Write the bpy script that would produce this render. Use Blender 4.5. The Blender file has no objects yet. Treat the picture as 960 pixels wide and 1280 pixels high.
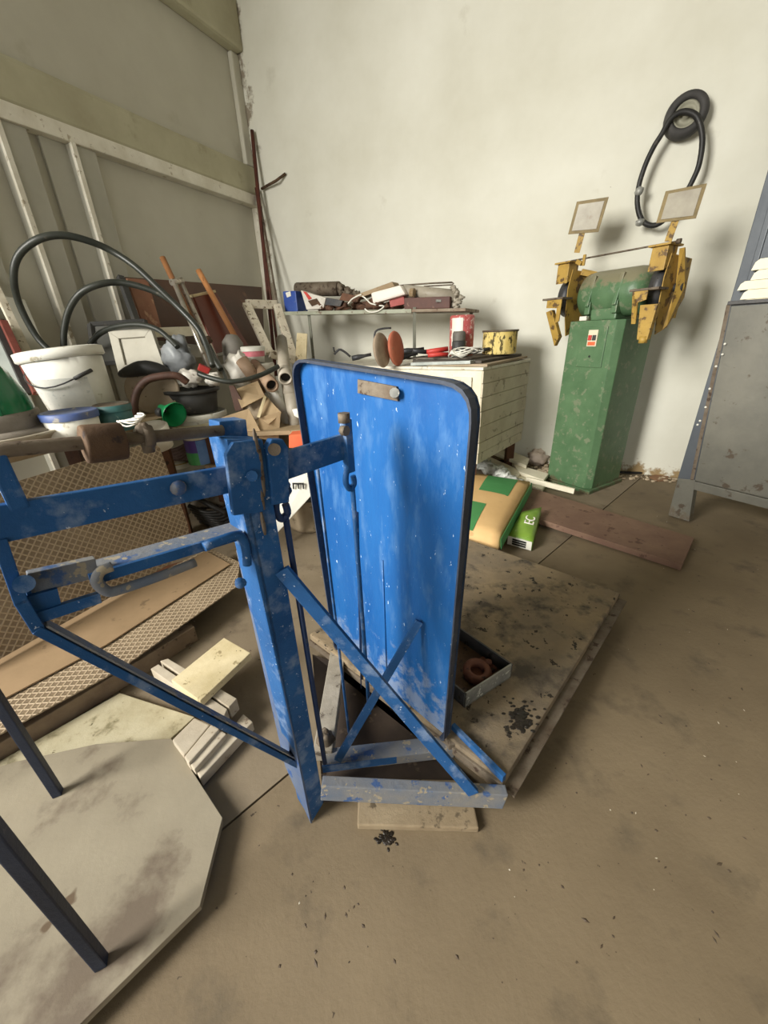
import bpy, bmesh, math, random
from mathutils import Vector as V, Matrix, noise
random.seed(7)
C = bpy.context.scene.collection
# ------------------------------------------------------------------ camera
H = 0.90
FPX, CX, CY = 480.0, 480.0, 640.0
_dn = V((40.0, 1040.0, FPX)).normalized()          # nadir seen by the camera (x right, y down, z forward)
_up = -_dn
_fw = (V((0, 0, 1)) - _up * _up.z).normalized()
_rt = _fw.cross(_up)
if _rt.x < 0: _rt = -_rt
cam_d = bpy.data.cameras.new('camera'); cam = bpy.data.objects.new('camera', cam_d); C.objects.link(cam)
cam_d.sensor_fit = 'AUTO'; cam_d.sensor_width = 36; cam_d.lens = FPX/1280*36; cam_d.clip_start = 0.01
_R = Matrix((_rt, _fw, _up))                         # camera (x right,y down,z fwd) -> world
m3 = Matrix(((_R[0][0], -_R[0][1], -_R[0][2]), (_R[1][0], -_R[1][1], -_R[1][2]), (_R[2][0], -_R[2][1], -_R[2][2])))
cam.matrix_world = Matrix.Translation((0, 0, H)) @ m3.to_4x4()
bpy.context.scene.camera = cam
# ------------------------------------------------------------------ light
sc = bpy.context.scene
sc.view_settings.view_transform = 'Standard'; sc.view_settings.look = 'None'
sc.view_settings.gamma = 1; sc.view_settings.use_curve_mapping = False
sc.view_settings.exposure = 0.64
w = bpy.data.worlds.new('daylight'); sc.world = w; w.use_nodes = True
w.node_tree.nodes['Background'].inputs[0].default_value = (1.0, 0.98, 0.93, 1)
w.node_tree.nodes['Background'].inputs[1].default_value = 1.5
def area(name, loc, target, sx, sy, power, col):
    l = bpy.data.lights.new(name, 'AREA'); l.shape = 'RECTANGLE'; l.size = sx; l.size_y = sy; l.energy = power; l.color = col
    o = bpy.data.objects.new(name, l); C.objects.link(o); o.location = loc
    o.rotation_euler = (V(target)-V(loc)).to_track_quat('-Z', 'Y').to_euler(); return o
wl = area('window_daylight', (-2.95, -.45, 2.05), (.8, 1.75, .65), 2.0, 1.5, 118, (1.0, 0.97, 0.90))
wl.data.spread = math.radians(105)

# ------------------------------------------------------------------ geometry of the view
def ray(px, py): return _R @ V(((px-CX)/FPX, (py-CY)/FPX, 1.0))
def atZ(px, py, z):
    r = ray(px, py); return V((0, 0, H)) + r*((z-H)/r.z)
def atY(px, py, y):
    r = ray(px, py); return V((0, 0, H)) + r*(y/r.y)
def onP(px, py, p, n):
    r = ray(px, py); o = V((0, 0, H)); n = V(n); return o + r*((V(p)-o).dot(n)/r.dot(n))
def proj(p):
    q = _R.transposed() @ (V(p)-V((0, 0, H))); return (round(CX+FPX*q.x/q.z), round(CY+FPX*q.y/q.z))

# ------------------------------------------------------------------ materials
def lin(c):
    return tuple(((x/255)/12.92 if x/255 <= .04045 else ((x/255+.055)/1.055)**2.4) for x in c)+(1,)
MATS = {}
def mat(name, c1, c2=None, sc=7, c3=None, sc3=25, t3=.6, rough=.65, metal=0, bump=.2, bsc=60, c4=None, sc4=90, t4=.68, w3=.05, stretch=None, alpha=None, trans=0, spec=.4):
    if name in MATS: return MATS[name]
    m = bpy.data.materials.new(name); m.use_nodes = True; nt = m.node_tree; N = nt.nodes; L = nt.links
    b = N['Principled BSDF']; b.inputs['Roughness'].default_value = rough; b.inputs['Metallic'].default_value = metal
    b.inputs['Specular IOR Level'].default_value = spec
    if trans: b.inputs['Transmission Weight'].default_value = trans
    if alpha is not None: b.inputs['Alpha'].default_value = alpha
    tc = N.new('ShaderNodeTexCoord'); mp = N.new('ShaderNodeMapping'); L.new(tc.outputs['Object'], mp.inputs[0])
    if stretch: mp.inputs['Scale'].default_value = stretch
    def nz(s, d=5, r=.62):
        n = N.new('ShaderNodeTexNoise'); n.inputs['Scale'].default_value = s; n.inputs['Detail'].default_value = d
        n.inputs['Roughness'].default_value = r; L.new(mp.outputs[0], n.inputs['Vector']); return n
    def ramp(n, a, z):
        r = N.new('ShaderNodeValToRGB'); r.color_ramp.elements[0].position = a; r.color_ramp.elements[1].position = z
        L.new(n.outputs['Fac'], r.inputs[0]); return r
    def mix(f, A, B):
        x = N.new('ShaderNodeMix'); x.data_type = 'RGBA'; L.new(f, x.inputs[0])
        for s, k in ((A, 6), (B, 7)):
            if isinstance(s, tuple): x.inputs[k].default_value = s
            else: L.new(s, x.inputs[k])
        return x.outputs[2]
    col = mix(ramp(nz(sc), .35, .68).outputs[0], lin(c1), lin(c2 or c1))
    if c3: col = mix(ramp(nz(sc3, 6), t3, t3+w3).outputs[0], col, lin(c3))
    if c4: col = mix(ramp(nz(sc4, 3), t4, t4+.03).outputs[0], col, lin(c4))
    L.new(col, b.inputs['Base Color'])
    if bump:
        bn = N.new('ShaderNodeBump'); bn.inputs['Strength'].default_value = bump; bn.inputs['Distance'].default_value = .004
        L.new(nz(bsc, 6, .7).outputs['Fac'], bn.inputs['Height']); L.new(bn.outputs[0], b.inputs['Normal'])
    MATS[name] = m; return m
M = mat
def gate(m, axis, lo, hi, col, sc=9, t=.45):
    """mix a second colour into a material where an object coordinate lies past lo..hi, broken up by noise (worn-off paint, stains)"""
    nt = m.node_tree; N = nt.nodes; L = nt.links; b = N['Principled BSDF']
    src = b.inputs['Base Color'].links[0].from_socket
    tc = N.new('ShaderNodeTexCoord'); sx = N.new('ShaderNodeSeparateXYZ'); L.new(tc.outputs['Object'], sx.inputs[0])
    mr = N.new('ShaderNodeMapRange'); mr.inputs[1].default_value = lo; mr.inputs[2].default_value = hi; mr.inputs[3].default_value = 0; mr.inputs[4].default_value = 1
    L.new(sx.outputs[axis], mr.inputs[0])
    n = N.new('ShaderNodeTexNoise'); n.inputs['Scale'].default_value = sc; n.inputs['Detail'].default_value = 7; n.inputs['Roughness'].default_value = .7
    L.new(tc.outputs['Object'], n.inputs['Vector'])
    mu = N.new('ShaderNodeMath'); mu.operation = 'MULTIPLY'; L.new(mr.outputs[0], mu.inputs[0]); L.new(n.outputs['Fac'], mu.inputs[1])
    r = N.new('ShaderNodeValToRGB'); r.color_ramp.elements[0].position = t; r.color_ramp.elements[1].position = t+.08; L.new(mu.outputs[0], r.inputs[0])
    x = N.new('ShaderNodeMix'); x.data_type = 'RGBA'; L.new(r.outputs[0], x.inputs[0]); L.new(src, x.inputs[6]); x.inputs[7].default_value = lin(col)
    L.new(x.outputs[2], b.inputs['Base Color']); return m

BLUE = M('blue_paint', (28, 74, 124), (40, 90, 144), 9, (104, 126, 158), 22, .53, .55, 0, .35, 70, (170, 182, 198), 130, .68, .14, spec=.25)
BLUE_D = M('dark_blue_paint', (26, 44, 76), (32, 56, 96), 9, (66, 74, 86), 30, .6, .5, 0, .3, 70)
DUSTB = M('dusty_blue', (126, 124, 120), (98, 108, 124), 14, (66, 90, 132), 26, .57, .85, 0, .35, 80, (152, 142, 122), 60, .6, spec=.2)
NAVY = M('navy_leg_paint', (24, 32, 48), (32, 42, 62), 9, (70, 74, 80), 40, .66, .5, 0, .25, 70)
RUST = M('rusty_steel', (74, 56, 42), (98, 76, 56), 18, (56, 46, 42), 50, .58, .8, .25, .4, 120)
RUSTG = M('rusty_grey_steel', (120, 110, 96), (92, 78, 64), 20, (70, 56, 46), 40, .58, .7, .3, .4, 100)
GALV = M('galvanised_steel', (158, 158, 152), (120, 122, 118), 30, (206, 206, 198), 60, .6, .45, .3, .3, 90)
DKSTEEL = M('dark_steel', (60, 62, 66), (84, 82, 80), 20, (46, 40, 36), 40, .6, .5, .5, .3, 80)
WHITEP = M('white_paint', (226, 222, 208), (206, 200, 182), 8, (170, 160, 138), 24, .62, .6, 0, .15, 60)
CREAM = M('cream_paint', (232, 226, 204), (214, 206, 180), 10, (180, 168, 140), 30, .64, .6, 0, .15, 60)
PLW = M('white_plastic', (228, 226, 216), (212, 210, 198), 5, (176, 168, 148), 16, .62, .42, 0, .05, 40)
BLK = M('black_rubber', (30, 30, 30), (44, 43, 41), 10, (70, 66, 60), 30, .64, .5, 0, .1, 80)
BLKP = M('black_plastic', (52, 52, 52), (66, 65, 62), 10, (92, 88, 80), 26, .64, .55, 0, .1, 60)
GREENM = M('green_machine_paint', (74, 104, 72), (90, 120, 86), 8, (112, 124, 98), 24, .57, .4, 0, .25, 60, (178, 180, 160), 120, .73)
YELM = M('yellow_machine_paint', (180, 148, 72), (156, 124, 56), 12, (96, 74, 46), 24, .54, .5, 0, .3, 70)
WOOD = M('bare_wood', (164, 144, 114), (138, 118, 90), 6, (128, 104, 72), 30, .62, .7, 0, .2, 60, stretch=(1, 1, 1))
WOODL = M('pale_wood', (214, 200, 164), (190, 174, 134), 10, (150, 134, 98), 30, .62, .7, 0, .25, 60, (90, 76, 54), 70, .7)
WOODD = M('dark_wood', (96, 62, 40), (70, 44, 30), 8, (52, 36, 26), 30, .6, .55, 0, .2, 60)
WOODB = M('brown_plank', (112, 86, 72), (128, 102, 84), 9, (92, 68, 56), 22, .6, .75, 0, .25, 70)
CARD = M('cardboard', (182, 158, 124), (162, 140, 108), 8, (150, 124, 90), 30, .64, .85, 0, .1, 50)
CARDG = M('grey_cardboard', (168, 152, 130), (146, 130, 108), 8, (120, 104, 84), 26, .62, .85, 0, .12, 50)
PVC = M('grey_pvc', (168, 160, 146), (146, 138, 122), 8, (120, 110, 92), 26, .62, .5, 0, .1, 50)
DKIN = M('dark_interior', (26, 24, 22), None, rough=.8, bump=0)
RED = M('red_plastic', (186, 50, 46), (206, 80, 70), 10, rough=.45, bump=.05)
ORANGE = M('orange_card', (222, 110, 70), (206, 92, 56), 8, rough=.7, bump=.05)
BLUEP = M('blue_plastic', (40, 70, 150), (60, 90, 160), 10, (120, 130, 150), 24, .64, .45, 0, .05, 40)
GREENP = M('green_plastic', (24, 130, 76), (40, 150, 92), 8, rough=.35, bump=.05)
TEAL = M('teal_label', (46, 92, 92), (70, 110, 108), 14, (150, 170, 160), 40, .66, .5, 0, .1, 50)
CABG = M('grey_cabinet_paint', (98, 97, 89), (114, 112, 102), 6, (82, 72, 60), 16, .6, .5, .1, .25, 30)
SLATE = M('slate_blue_paint', (78, 83, 90), (92, 97, 102), 5, (80, 84, 90), 20, .66, .4, .1, .15, 30)
FABG = M('grey_cloth', (150, 142, 130), (126, 118, 108), 12, (96, 90, 82), 30, .62, .9, 0, .4, 40)
BAGW = M('white_polythene', (222, 218, 208), (196, 190, 178), 10, (166, 158, 146), 24, .62, .4, 0, .5, 30)
CONC = M('concrete_block', (150, 134, 108), (130, 114, 90), 10, (96, 84, 66), 30, .6, .9, 0, .4, 80)

# ------------------------------------------------------------------ mesh builder
def perp(d):
    d = V(d).normalized(); a = V((0, 0, 1)) if abs(d.z) < .9 else V((1, 0, 0))
    u = d.cross(a).normalized(); return u, u.cross(d).normalized()
class MB:
    def __init__(s): s.v = []; s.f = []; s.sm = []
    def add(s, vs, fs, sm=False):
        o = len(s.v); s.v += [V(p) for p in vs]; s.f += [[i+o for i in f] for f in fs]; s.sm += [sm]*len(fs); return s
    def para(s, o, a, b, c):
        o, a, b, c = V(o), V(a), V(b), V(c)
        vs = [o, o+a, o+a+b, o+b, o+c, o+a+c, o+a+b+c, o+b+c]
        return s.add(vs, [[0, 3, 2, 1], [4, 5, 6, 7], [0, 1, 5, 4], [1, 2, 6, 5], [2, 3, 7, 6], [3, 0, 4, 7]])
    def box(s, c, sx, sy, sz, rz=0, rx=0, ry=0):
        R = Matrix.Rotation(rz, 3, 'Z') @ Matrix.Rotation(ry, 3, 'Y') @ Matrix.Rotation(rx, 3, 'X')
        a, b, d = R @ V((sx, 0, 0)), R @ V((0, sy, 0)), R @ V((0, 0, sz)); return s.para(V(c)-(a+b+d)/2, a, b, d)
    def prism(s, poly, vec):
        n = len(poly); P = [V(p) for p in poly]; vec = V(vec)
        return s.add(P+[p+vec for p in P], [list(range(n))[::-1], list(range(n, 2*n))]+[[i, (i+1) % n, n+(i+1) % n, n+i] for i in range(n)])
    def bar(s, p0, p1, w, h, side=None):
        p0, p1 = V(p0), V(p1); d = (p1-p0)
        if side is None: u, q = perp(d)
        else:
            dn = d.normalized(); u = (V(side)-dn*V(side).dot(dn)).normalized(); q = dn.cross(u)
        return s.para(p0-u*w/2-q*h/2, d, u*w, q*h)
    def tube(s, pts, r, seg=8, closed=False, spl=0):
        P = [V(p) for p in pts]
        if spl:
            Q = []; n = len(P)
            for i in range(n if closed else n-1):
                g = (lambda k: P[k % n]) if closed else (lambda k: P[max(0, min(n-1, k))])
                p0, p1, p2, p3 = g(i-1), g(i), g(i+1), g(i+2)
                for k in range(spl):
                    t = k/spl; Q.append(.5*((2*p1)+(p2-p0)*t+(2*p0-5*p1+4*p2-p3)*t*t+(3*p1-p0-3*p2+p3)*t**3))
            if not closed: Q.append(P[-1])
            P = Q
        n = len(P); vs = []; fs = []; u = None
        for i, p in enumerate(P):
            d = (P[(i+1) % n]-P[i-1]) if closed else (P[min(i+1, n-1)]-P[max(i-1, 0)])
            d = d.normalized() if d.length > 1e-9 else V((0, 0, 1))
            if u is None: u, q = perp(d)
            else:
                u = (u-d*u.dot(d)); u = u.normalized() if u.length > 1e-6 else perp(d)[0]; q = u.cross(d)
            rr = r(i/(n-1)) if callable(r) else r
            for k in range(seg):
                a = 2*math.pi*k/seg; vs.append(p+u*math.cos(a)*rr+q*math.sin(a)*rr)
        for i in range(n if closed else n-1):
            j = (i+1) % n
            for k in range(seg): fs.append([i*seg+k, i*seg+(k+1) % seg, j*seg+(k+1) % seg, j*seg+k])
        s.add(vs, fs, True)
        if not closed:
            s.add(vs[:seg], [list(range(seg))]); s.add(vs[-seg:], [list(range(seg))])
        return s
    def lathe(s, prof, c, axis=(0, 0, 1), seg=28, sx=1, sm=True, caps=False):
        ax = V(axis).normalized(); u, q = perp(ax); c = V(c); vs = []; fs = []
        for r, z in prof:
            for k in range(seg):
                a = 2*math.pi*k/seg; vs.append(c+ax*z+u*math.cos(a)*r*sx+q*math.sin(a)*r)
        for i in range(len(prof)-1):
            for k in range(seg): fs.append([i*seg+k, i*seg+(k+1) % seg, (i+1)*seg+(k+1) % seg, (i+1)*seg+k])
        s.add(vs, fs, sm)
        n = len(prof)
        if caps and prof[0][0] > 1e-5: s.add(vs[:seg], [list(range(seg))])
        if caps and prof[-1][0] > 1e-5: s.add(vs[(n-1)*seg:], [list(range(seg))])
        return s
    def cyl(s, p0, p1, r, r2=None, seg=16):
        p0, p1 = V(p0), V(p1); l = (p1-p0).length
        return s.lathe([(r, 0), (r if r2 is None else r2, l)], p0, p1-p0, seg, caps=True)
    def blob(s, c, rx, ry, rz, seed=0, amp=.25, fq=2.2, rz_=0, nu=18, nv=12, flat=None):
        c = V(c); vs = []; fs = []; R = Matrix.Rotation(rz_, 3, 'Z')
        for j in range(nv+1):
            ph = math.pi*j/nv
            for i in range(nu):
                th = 2*math.pi*i/nu; d = V((math.sin(ph)*math.cos(th), math.sin(ph)*math.sin(th), math.cos(ph)))
                k = 1+amp*noise.noise(d*fq+V((seed*7.3, seed*3.1, 0)))+amp*.5*noise.noise(d*fq*2.7+V((seed, 5, seed)))
                p = R @ V((d.x*rx*k, d.y*ry*k, d.z*rz*k))
                if flat is not None and p.z < flat: p.z = flat
                vs.append(c+p)
        for j in range(nv):
            for i in range(nu): fs.append([j*nu+i, j*nu+(i+1) % nu, (j+1)*nu+(i+1) % nu, (j+1)*nu+i])
        return s.add(vs, fs, True)
    def grid(s, o, a, b, nu, nv, fn, th=.003):
        o, a, b = V(o), V(a), V(b); n = a.cross(b).normalized(); top = []; bot = []
        for j in range(nv+1):
            for i in range(nu+1):
                p = o+a*(i/nu)+b*(j/nv)+n*fn(i/nu, j/nv); top.append(p); bot.append(p-n*th)
        fs = []; m = (nu+1)*(nv+1)
        for j in range(nv):
            for i in range(nu):
                k = j*(nu+1)+i; fs.append([k, k+1, k+nu+2, k+nu+1]); fs.append([m+k+nu+1, m+k+nu+2, m+k+1, m+k])
        for i in range(nu):
            fs.append([i, m+i, m+i+1, i+1]); k = nv*(nu+1)+i; fs.append([k, k+1, m+k+1, m+k])
        for j in range(nv):
            k = j*(nu+1); fs.append([k, k+nu+1, m+k+nu+1, m+k]); k += nu; fs.append([k, m+k, m+k+nu+1, k+nu+1])
        return s.add(top+bot, fs, True)
def mesh_of(mb, name, org, bev=0, m=None, rot=None):
    bm = bmesh.new(); vs = [bm.verts.new((rot @ (p-org)) if rot else (p-org)) for p in mb.v]
    for f, sm in zip(mb.f, mb.sm):
        try: fc = bm.faces.new([vs[i] for i in f]); fc.smooth = sm
        except ValueError: pass
    bmesh.ops.remove_doubles(bm, verts=bm.verts, dist=1e-6)
    bmesh.ops.recalc_face_normals(bm, faces=bm.faces)
    if bev:
        es = [e for e in bm.edges if len(e.link_faces) == 2 and e.calc_face_angle(0) > .6]
        bmesh.ops.bevel(bm, geom=es, offset=bev, segments=2, affect='EDGES', profile=.6, clamp_overlap=True)
    me = bpy.data.meshes.new(name); bm.to_mesh(me); bm.free()
    if m: me.materials.append(m)
    return me
def tag(o, label=None, cat=None, group=None, kind=None):
    if label: o['label'] = label
    if cat: o['category'] = cat
    if group: o['group'] = group
    if kind: o['kind'] = kind
    return o
def solo(name, mb, m, label, cat, group=None, bev=0, kind=None, rot=None):
    xs = [p.x for p in mb.v]; ys = [p.y for p in mb.v]; zs = [p.z for p in mb.v]
    org = V(((min(xs)+max(xs))/2, (min(ys)+max(ys))/2, min(zs)))
    o = bpy.data.objects.new(name, mesh_of(mb, name, org, bev, m, rot.inverted() if rot else None)); C.objects.link(o)
    if rot: o.matrix_world = Matrix.Translation(org) @ rot.to_4x4()
    else: o.location = org
    return tag(o, label, cat, group, kind)
def thing(name, loc, label, cat, group=None):
    o = bpy.data.objects.new(name, None); C.objects.link(o); o.location = loc; o.empty_display_size = .05
    return tag(o, label, cat, group)
def org_of(p):
    q = V((0, 0, 0))
    while p: q += p.location; p = p.parent
    return q
def part(name, mb, m, parent, bev=0, label=None, kind=None):
    o = bpy.data.objects.new(name, mesh_of(mb, name, org_of(parent), bev, m)); C.objects.link(o); o.parent = parent
    return tag(o, label, kind=kind)
def struct(name, mb, m, bev=0, parent=None):
    if parent: return part(name, mb, m, parent, bev)
    o = bpy.data.objects.new(name, mesh_of(mb, name, V((0, 0, 0)), bev, m)); C.objects.link(o); o['kind'] = 'structure'; return o
def text(name, s, p, ux, uy, size, m, parent, ext=.0006):
    cu = bpy.data.curves.new(name, 'FONT'); cu.body = s; cu.size = size; cu.extrude = ext; cu.align_x = 'CENTER'; cu.align_y = 'CENTER'
    t = bpy.data.objects.new(name, cu); C.objects.link(t)
    me = bpy.data.meshes.new_from_object(t); bpy.data.objects.remove(t)
    ux, uy = V(ux).normalized(), V(uy); uy = (uy-ux*uy.dot(ux)).normalized(); n = ux.cross(uy)
    o = bpy.data.objects.new(name, me); C.objects.link(o); me.materials.append(m); o.parent = parent
    R = Matrix((ux, uy, n)).transposed().to_4x4(); R.translation = V(p)-org_of(parent); o.matrix_local = R
    return o
def cp(o, dloc, rz=0, **kw):
    """copy a thing and its parts; dloc = new location"""
    r = o.copy(); C.objects.link(r); r.location = dloc; r.rotation_euler = (0, 0, rz)
    for k, v_ in kw.items(): r[k] = v_
    for ch in list(o.children):
        c = ch.copy(); C.objects.link(c); c.parent = r
        for g in list(ch.children):
            d = g.copy(); C.objects.link(d); d.parent = c
    return r

# ================================================================== room shell
AZ = math.radians(28)
WU = V((math.cos(AZ), -math.sin(AZ), 0)); WN = V((-math.sin(AZ), -math.cos(AZ), 0))   # back wall: direction to the right, normal into the room
WP = atZ(795, 592, 0)
def onW(px, py, off=0): return onP(px, py, WP+WN*off, WN)
CO = onW(320, 262); CO.z = 0                                                        # the corner
LD = V((-math.sin(AZ), -math.cos(AZ), 0)); LN = V((math.cos(AZ), -math.sin(AZ), 0)) # left wall: direction to the camera, normal into the room
def onL(px, py, off=0): return onP(px, py, CO+LN*off, LN)
WALL = M('whitewash', (224, 223, 211), (208, 206, 191), 1.3, (190, 186, 170), 5, .64, .85, 0, .35, 14, (120, 112, 96), 16, .76, .2)
gate(WALL, 2, .34, .02, (150, 128, 92), 9, .42); gate(WALL, 0, .40, .03, (140, 130, 114), 7, .42)
LWALL = M('grey_partition_paint', (196, 193, 178), (180, 176, 160), 1.2, (166, 160, 140), 4, .62, .7, 0, .15, 12, None, 1, 1, .2)
LSTEEL = M('grey_sheet_paint', (186, 184, 172), (172, 170, 156), 1.5, (158, 152, 136), 5, .62, .6, 0, .12, 10, None, 1, 1, .2)
BANDM = M('dirty_band_paint', (182, 178, 152), (162, 156, 130), 2.5, (140, 132, 106), 7, .6, .75, 0, .2, 14, None, 1, 1, .2)
FLOORM = M('worn_concrete', (126, 111, 88), (108, 94, 73), 2.2, (96, 85, 68), 8, .55, .8, 0, .28, 80, (66, 55, 42), 42, .70, .16)
FLOORT = M('worn_concrete_grey', (130, 117, 97), (112, 99, 80), 3, (98, 86, 70), 8, .57, .8, 0, .28, 80, (66, 55, 42), 42, .70, .14)
CEIL = M('ceiling_paint', (190, 186, 172), None, rough=.9, bump=0)
Wd = 4.2
wb = bpy.data.objects.new('wall_back', None)
mb = MB().para((0, 0, -.05), (5.5, 0, 0), (0, .15, 0), (0, 0, 3.75))
me = mesh_of(mb, 'wall_back', V((0, 0, 0)), 0, WALL); bpy.data.objects.remove(wb)
wb = bpy.data.objects.new('wall_back', me); C.objects.link(wb); wb['kind'] = 'structure'
wb.location = CO; wb.rotation_euler = (0, 0, -AZ)
# floor: two concrete slabs over a dark bed, open joint between them
s1, s2 = atZ(680, 699, 0), atZ(280, 1035, 0)
jd = (s1-s2).normalized(); jn = V((jd.y, -jd.x, 0))
fl = struct('floor', MB().box((0.4, 1.5, -.09), 9, 9, .1), DKIN)
J0 = s2-jd*3; J1 = s2+jd*7
part('concrete_slab', MB().prism([J0+jn*.0025, J1+jn*.0025, J1+jn*5, J0+jn*5], (0, 0, -.04)), FLOORM, fl)
part('concrete_slab', MB().prism([J0-jn*.0025, J0-jn*5, J1-jn*5, J1-jn*.0025], (0, 0, -.04)), FLOORT, fl)
struct('wall_right', MB().box((3.6, 1.0, 1.85), .15, 9, 3.8), LWALL)
rw_ = MB()                                                                          # unseen rear wall, wide opening added to let in soft fill light
rw_.box((-3.4, -2.7, 1.85), 3.0, .15, 3.8); rw_.box((2.5, -2.7, 1.85), 3.4, .15, 3.8); rw_.box((-.55, -2.7, 3.0), 2.8, .15, 1.5)
struct('wall_rear', rw_, LWALL)
struct('ceiling', MB().box((0.4, 1.0, 3.75), 9, 9, .1), CEIL)
# left wall: masonry above, lintel band, steel posts and sheet below
def LW(u, off, z): return CO+LD*u+LN*off+V((0, 0, z))
zb = onL(200, 222).z; zl = onL(200, 160).z; zt = onL(230, 25).z
wl_ = bpy.data.objects.new('wall_left', mesh_of(MB().para((-.1, -.2, -.05), (6.1, 0, 0), (0, .2, 0), (0, 0, 3.75)), 'wall_left', V((0, 0, 0)), 0, LWALL)); C.objects.link(wl_); wl_['kind'] = 'structure'
wl_.location = CO; wl_.rotation_euler = (0, 0, math.atan2(LD.y, LD.x))
struct('trim_1', MB().para(LW(0, .0, zb), LD*6, LN*.07, (0, 0, .07)), WHITEP, .006)            # lintel lip
struct('trim_2', MB().para(LW(0, .0, zb+.07), LD*6, LN*.045, (0, 0, zl-zb-.07)), BANDM, .02)   # lintel band
struct('trim_3', MB().para(LW(0, .0, zt), LD*6, LN*.09, (0, 0, 3.7-zt)), BANDM, .02)            # upper ledge
def ux(px, py): return (onL(px, py)-CO).dot(LD)
post_u = [ux(23, 240), ux(112, 270), ux(0, 400)+.02]
for i, u in enumerate(post_u):
    t = struct('trim_%d' % (4+i), MB().para(LW(u-.10, .0, 0), LD*.13, LN*.05, (0, 0, zb)), LSTEEL, .004)
    part('edge_bead', MB().para(LW(u+.03, .05, 0), LD*-.022, LN*.022, (0, 0, zb)), WHITEP, t)
struct('trim_7', MB().para(LW(0, .0, 0), LD*.05, LN*.05, (0, 0, zb)), WHITEP, .004)
struct('trim_8', MB().para(LW(post_u[0]-.32, .0, 0), LD*.16, LN*.02, (0, 0, zb)), LSTEEL, .003)
struct('trim_9', MB().para(LW(0, .0, zb-.02-1.02), LD*6, LN*.04, (0, 0, .09)), WHITEP, .004)
# corner conduit above the lintel
struct('trim_10', MB().para(LW(0, .0, zl), LD*.07, LN*.04, (0, 0, zt-zl)), LWALL, .01)

# ================================================================== the platform scale
P0 = atZ(390, 1028, 0); ES = V((.69, .724, 0)).normalized(); ET = V((-ES.y, ES.x, 0))
def S(s, t, z): return P0+ES*s+ET*t+V((0, 0, z))
def A(px, py, t=.02): return onP(px, py, P0+ET*t, ET)                                   # pixel on the vertical plane of the beam
scale = thing('platform_scale', S(.3, 0, 0), 'old blue-painted steel platform scale with an upright backboard and sliding weight', 'scale')
PA, PB = atZ(630, 975, .095), atZ(775, 740, .095)
PC = S((PB-P0).dot(ES), .355, .095); PD = S((PA-P0).dot(ES), .355, .095); PC.z = PD.z = .095
PLATM = M('dirty_platform', (150, 132, 104), (112, 101, 86), 5, (78, 71, 62), 11, .50, .75, .05, .8, 50, (46, 40, 32), 34, .63, .14)
plat = part('platform', MB().prism([PA, PB, PC, PD], (0, 0, -.05)), PLATM, scale, .006)
part('platform_edging', MB().bar(PA+V((0, 0, -.027)), PB+V((0, 0, -.027)), .006, .05, (0, 0, 1)).bar(PB+V((0, 0, -.027)), PC+V((0, 0, -.027)), .006, .05, (0, 0, 1)), RUSTG, scale)
for q in (S(.95, -.2, 0), S(.95, .27, 0), S(.45, .27, 0), S(.4, -.2, 0)):
    part('foot', MB().box(q+V((0, 0, .023)), .05, .05, .045, .8), RUSTG, scale, .003)
GREASE = M('black_grease', (26, 22, 18), (44, 36, 28), 20, rough=.3, bump=.5, bsc=80)
g = MB()
for k in range(70):
    a = random.gauss(0, 1); b = random.gauss(0, 1); c = atZ(651+a*11, 899+b*11, .0952); d_ = math.hypot(a, b); r = random.uniform(.006, .011)/(1+d_*.9)
    g.blob(c, r*1.5, r, .0012, k, .6, 3, nu=8, nv=5)
part('grease_patch', g, GREASE, scale, kind='stuff')
# column
def boxS(s0, s1_, t0, t1, z0, z1): return MB().para(S(s0, t0, z0), ES*(s1_-s0), ET*(t1-t0), (0, 0, z1-z0))
cw = MB(); b0 = [S(0, 0, 0), S(.012, -.004, 0), S(.05, .0, .035), S(.05, .055, .02), S(0, .055, .05)]
c0_, c1_ = [S(0, 0, 0), S(.034, 0, .02), S(.034, .045, .02), S(0, .045, .03)], [A(283, 549, 0), A(329, 549, 0), A(329, 549, 0)+ET*.05, A(283, 549, 0)+ET*.05]
cw.add(c0_+c1_, [[3, 2, 1, 0], [4, 5, 6, 7], [0, 1, 5, 4], [1, 2, 6, 5], [2, 3, 7, 6], [3, 0, 4, 7]])
part('column', cw, BLUE, scale, .003)
part('column_gusset', MB().prism([S(-.003, 0, .0), S(-.003, .062, .12), S(-.003, .062, .62), S(-.003, .0, .70)], ES*.004), M('dusty_blue_face', (74, 92, 126), (96, 104, 118), 12, (48, 78, 128), 24, .57, .8, 0, .35, 80, spec=.2), scale)
pl = part('pivot_plate', MB().prism([A(x, y, -.006) for x, y in ((292, 645), (330, 640), (327, 562), (318, 550), (292, 553), (283, 568))], ET*.008), BLUE, scale, .002)
part('bolt', MB().cyl(A(315, 595, -.012), A(315, 595, -.004), .007, seg=8), BLUE, pl)
wt = MB()
for a_, b_ in ((320, 554), (325, 572), (327, 590), (328, 605), (327, 622), (329, 655)):
    wt.blob(A(a_, b_, -.004), .003, .003, .018, b_, .3, nu=8, nv=6)
part('weld_bead', wt, RUSTG, scale)
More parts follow.
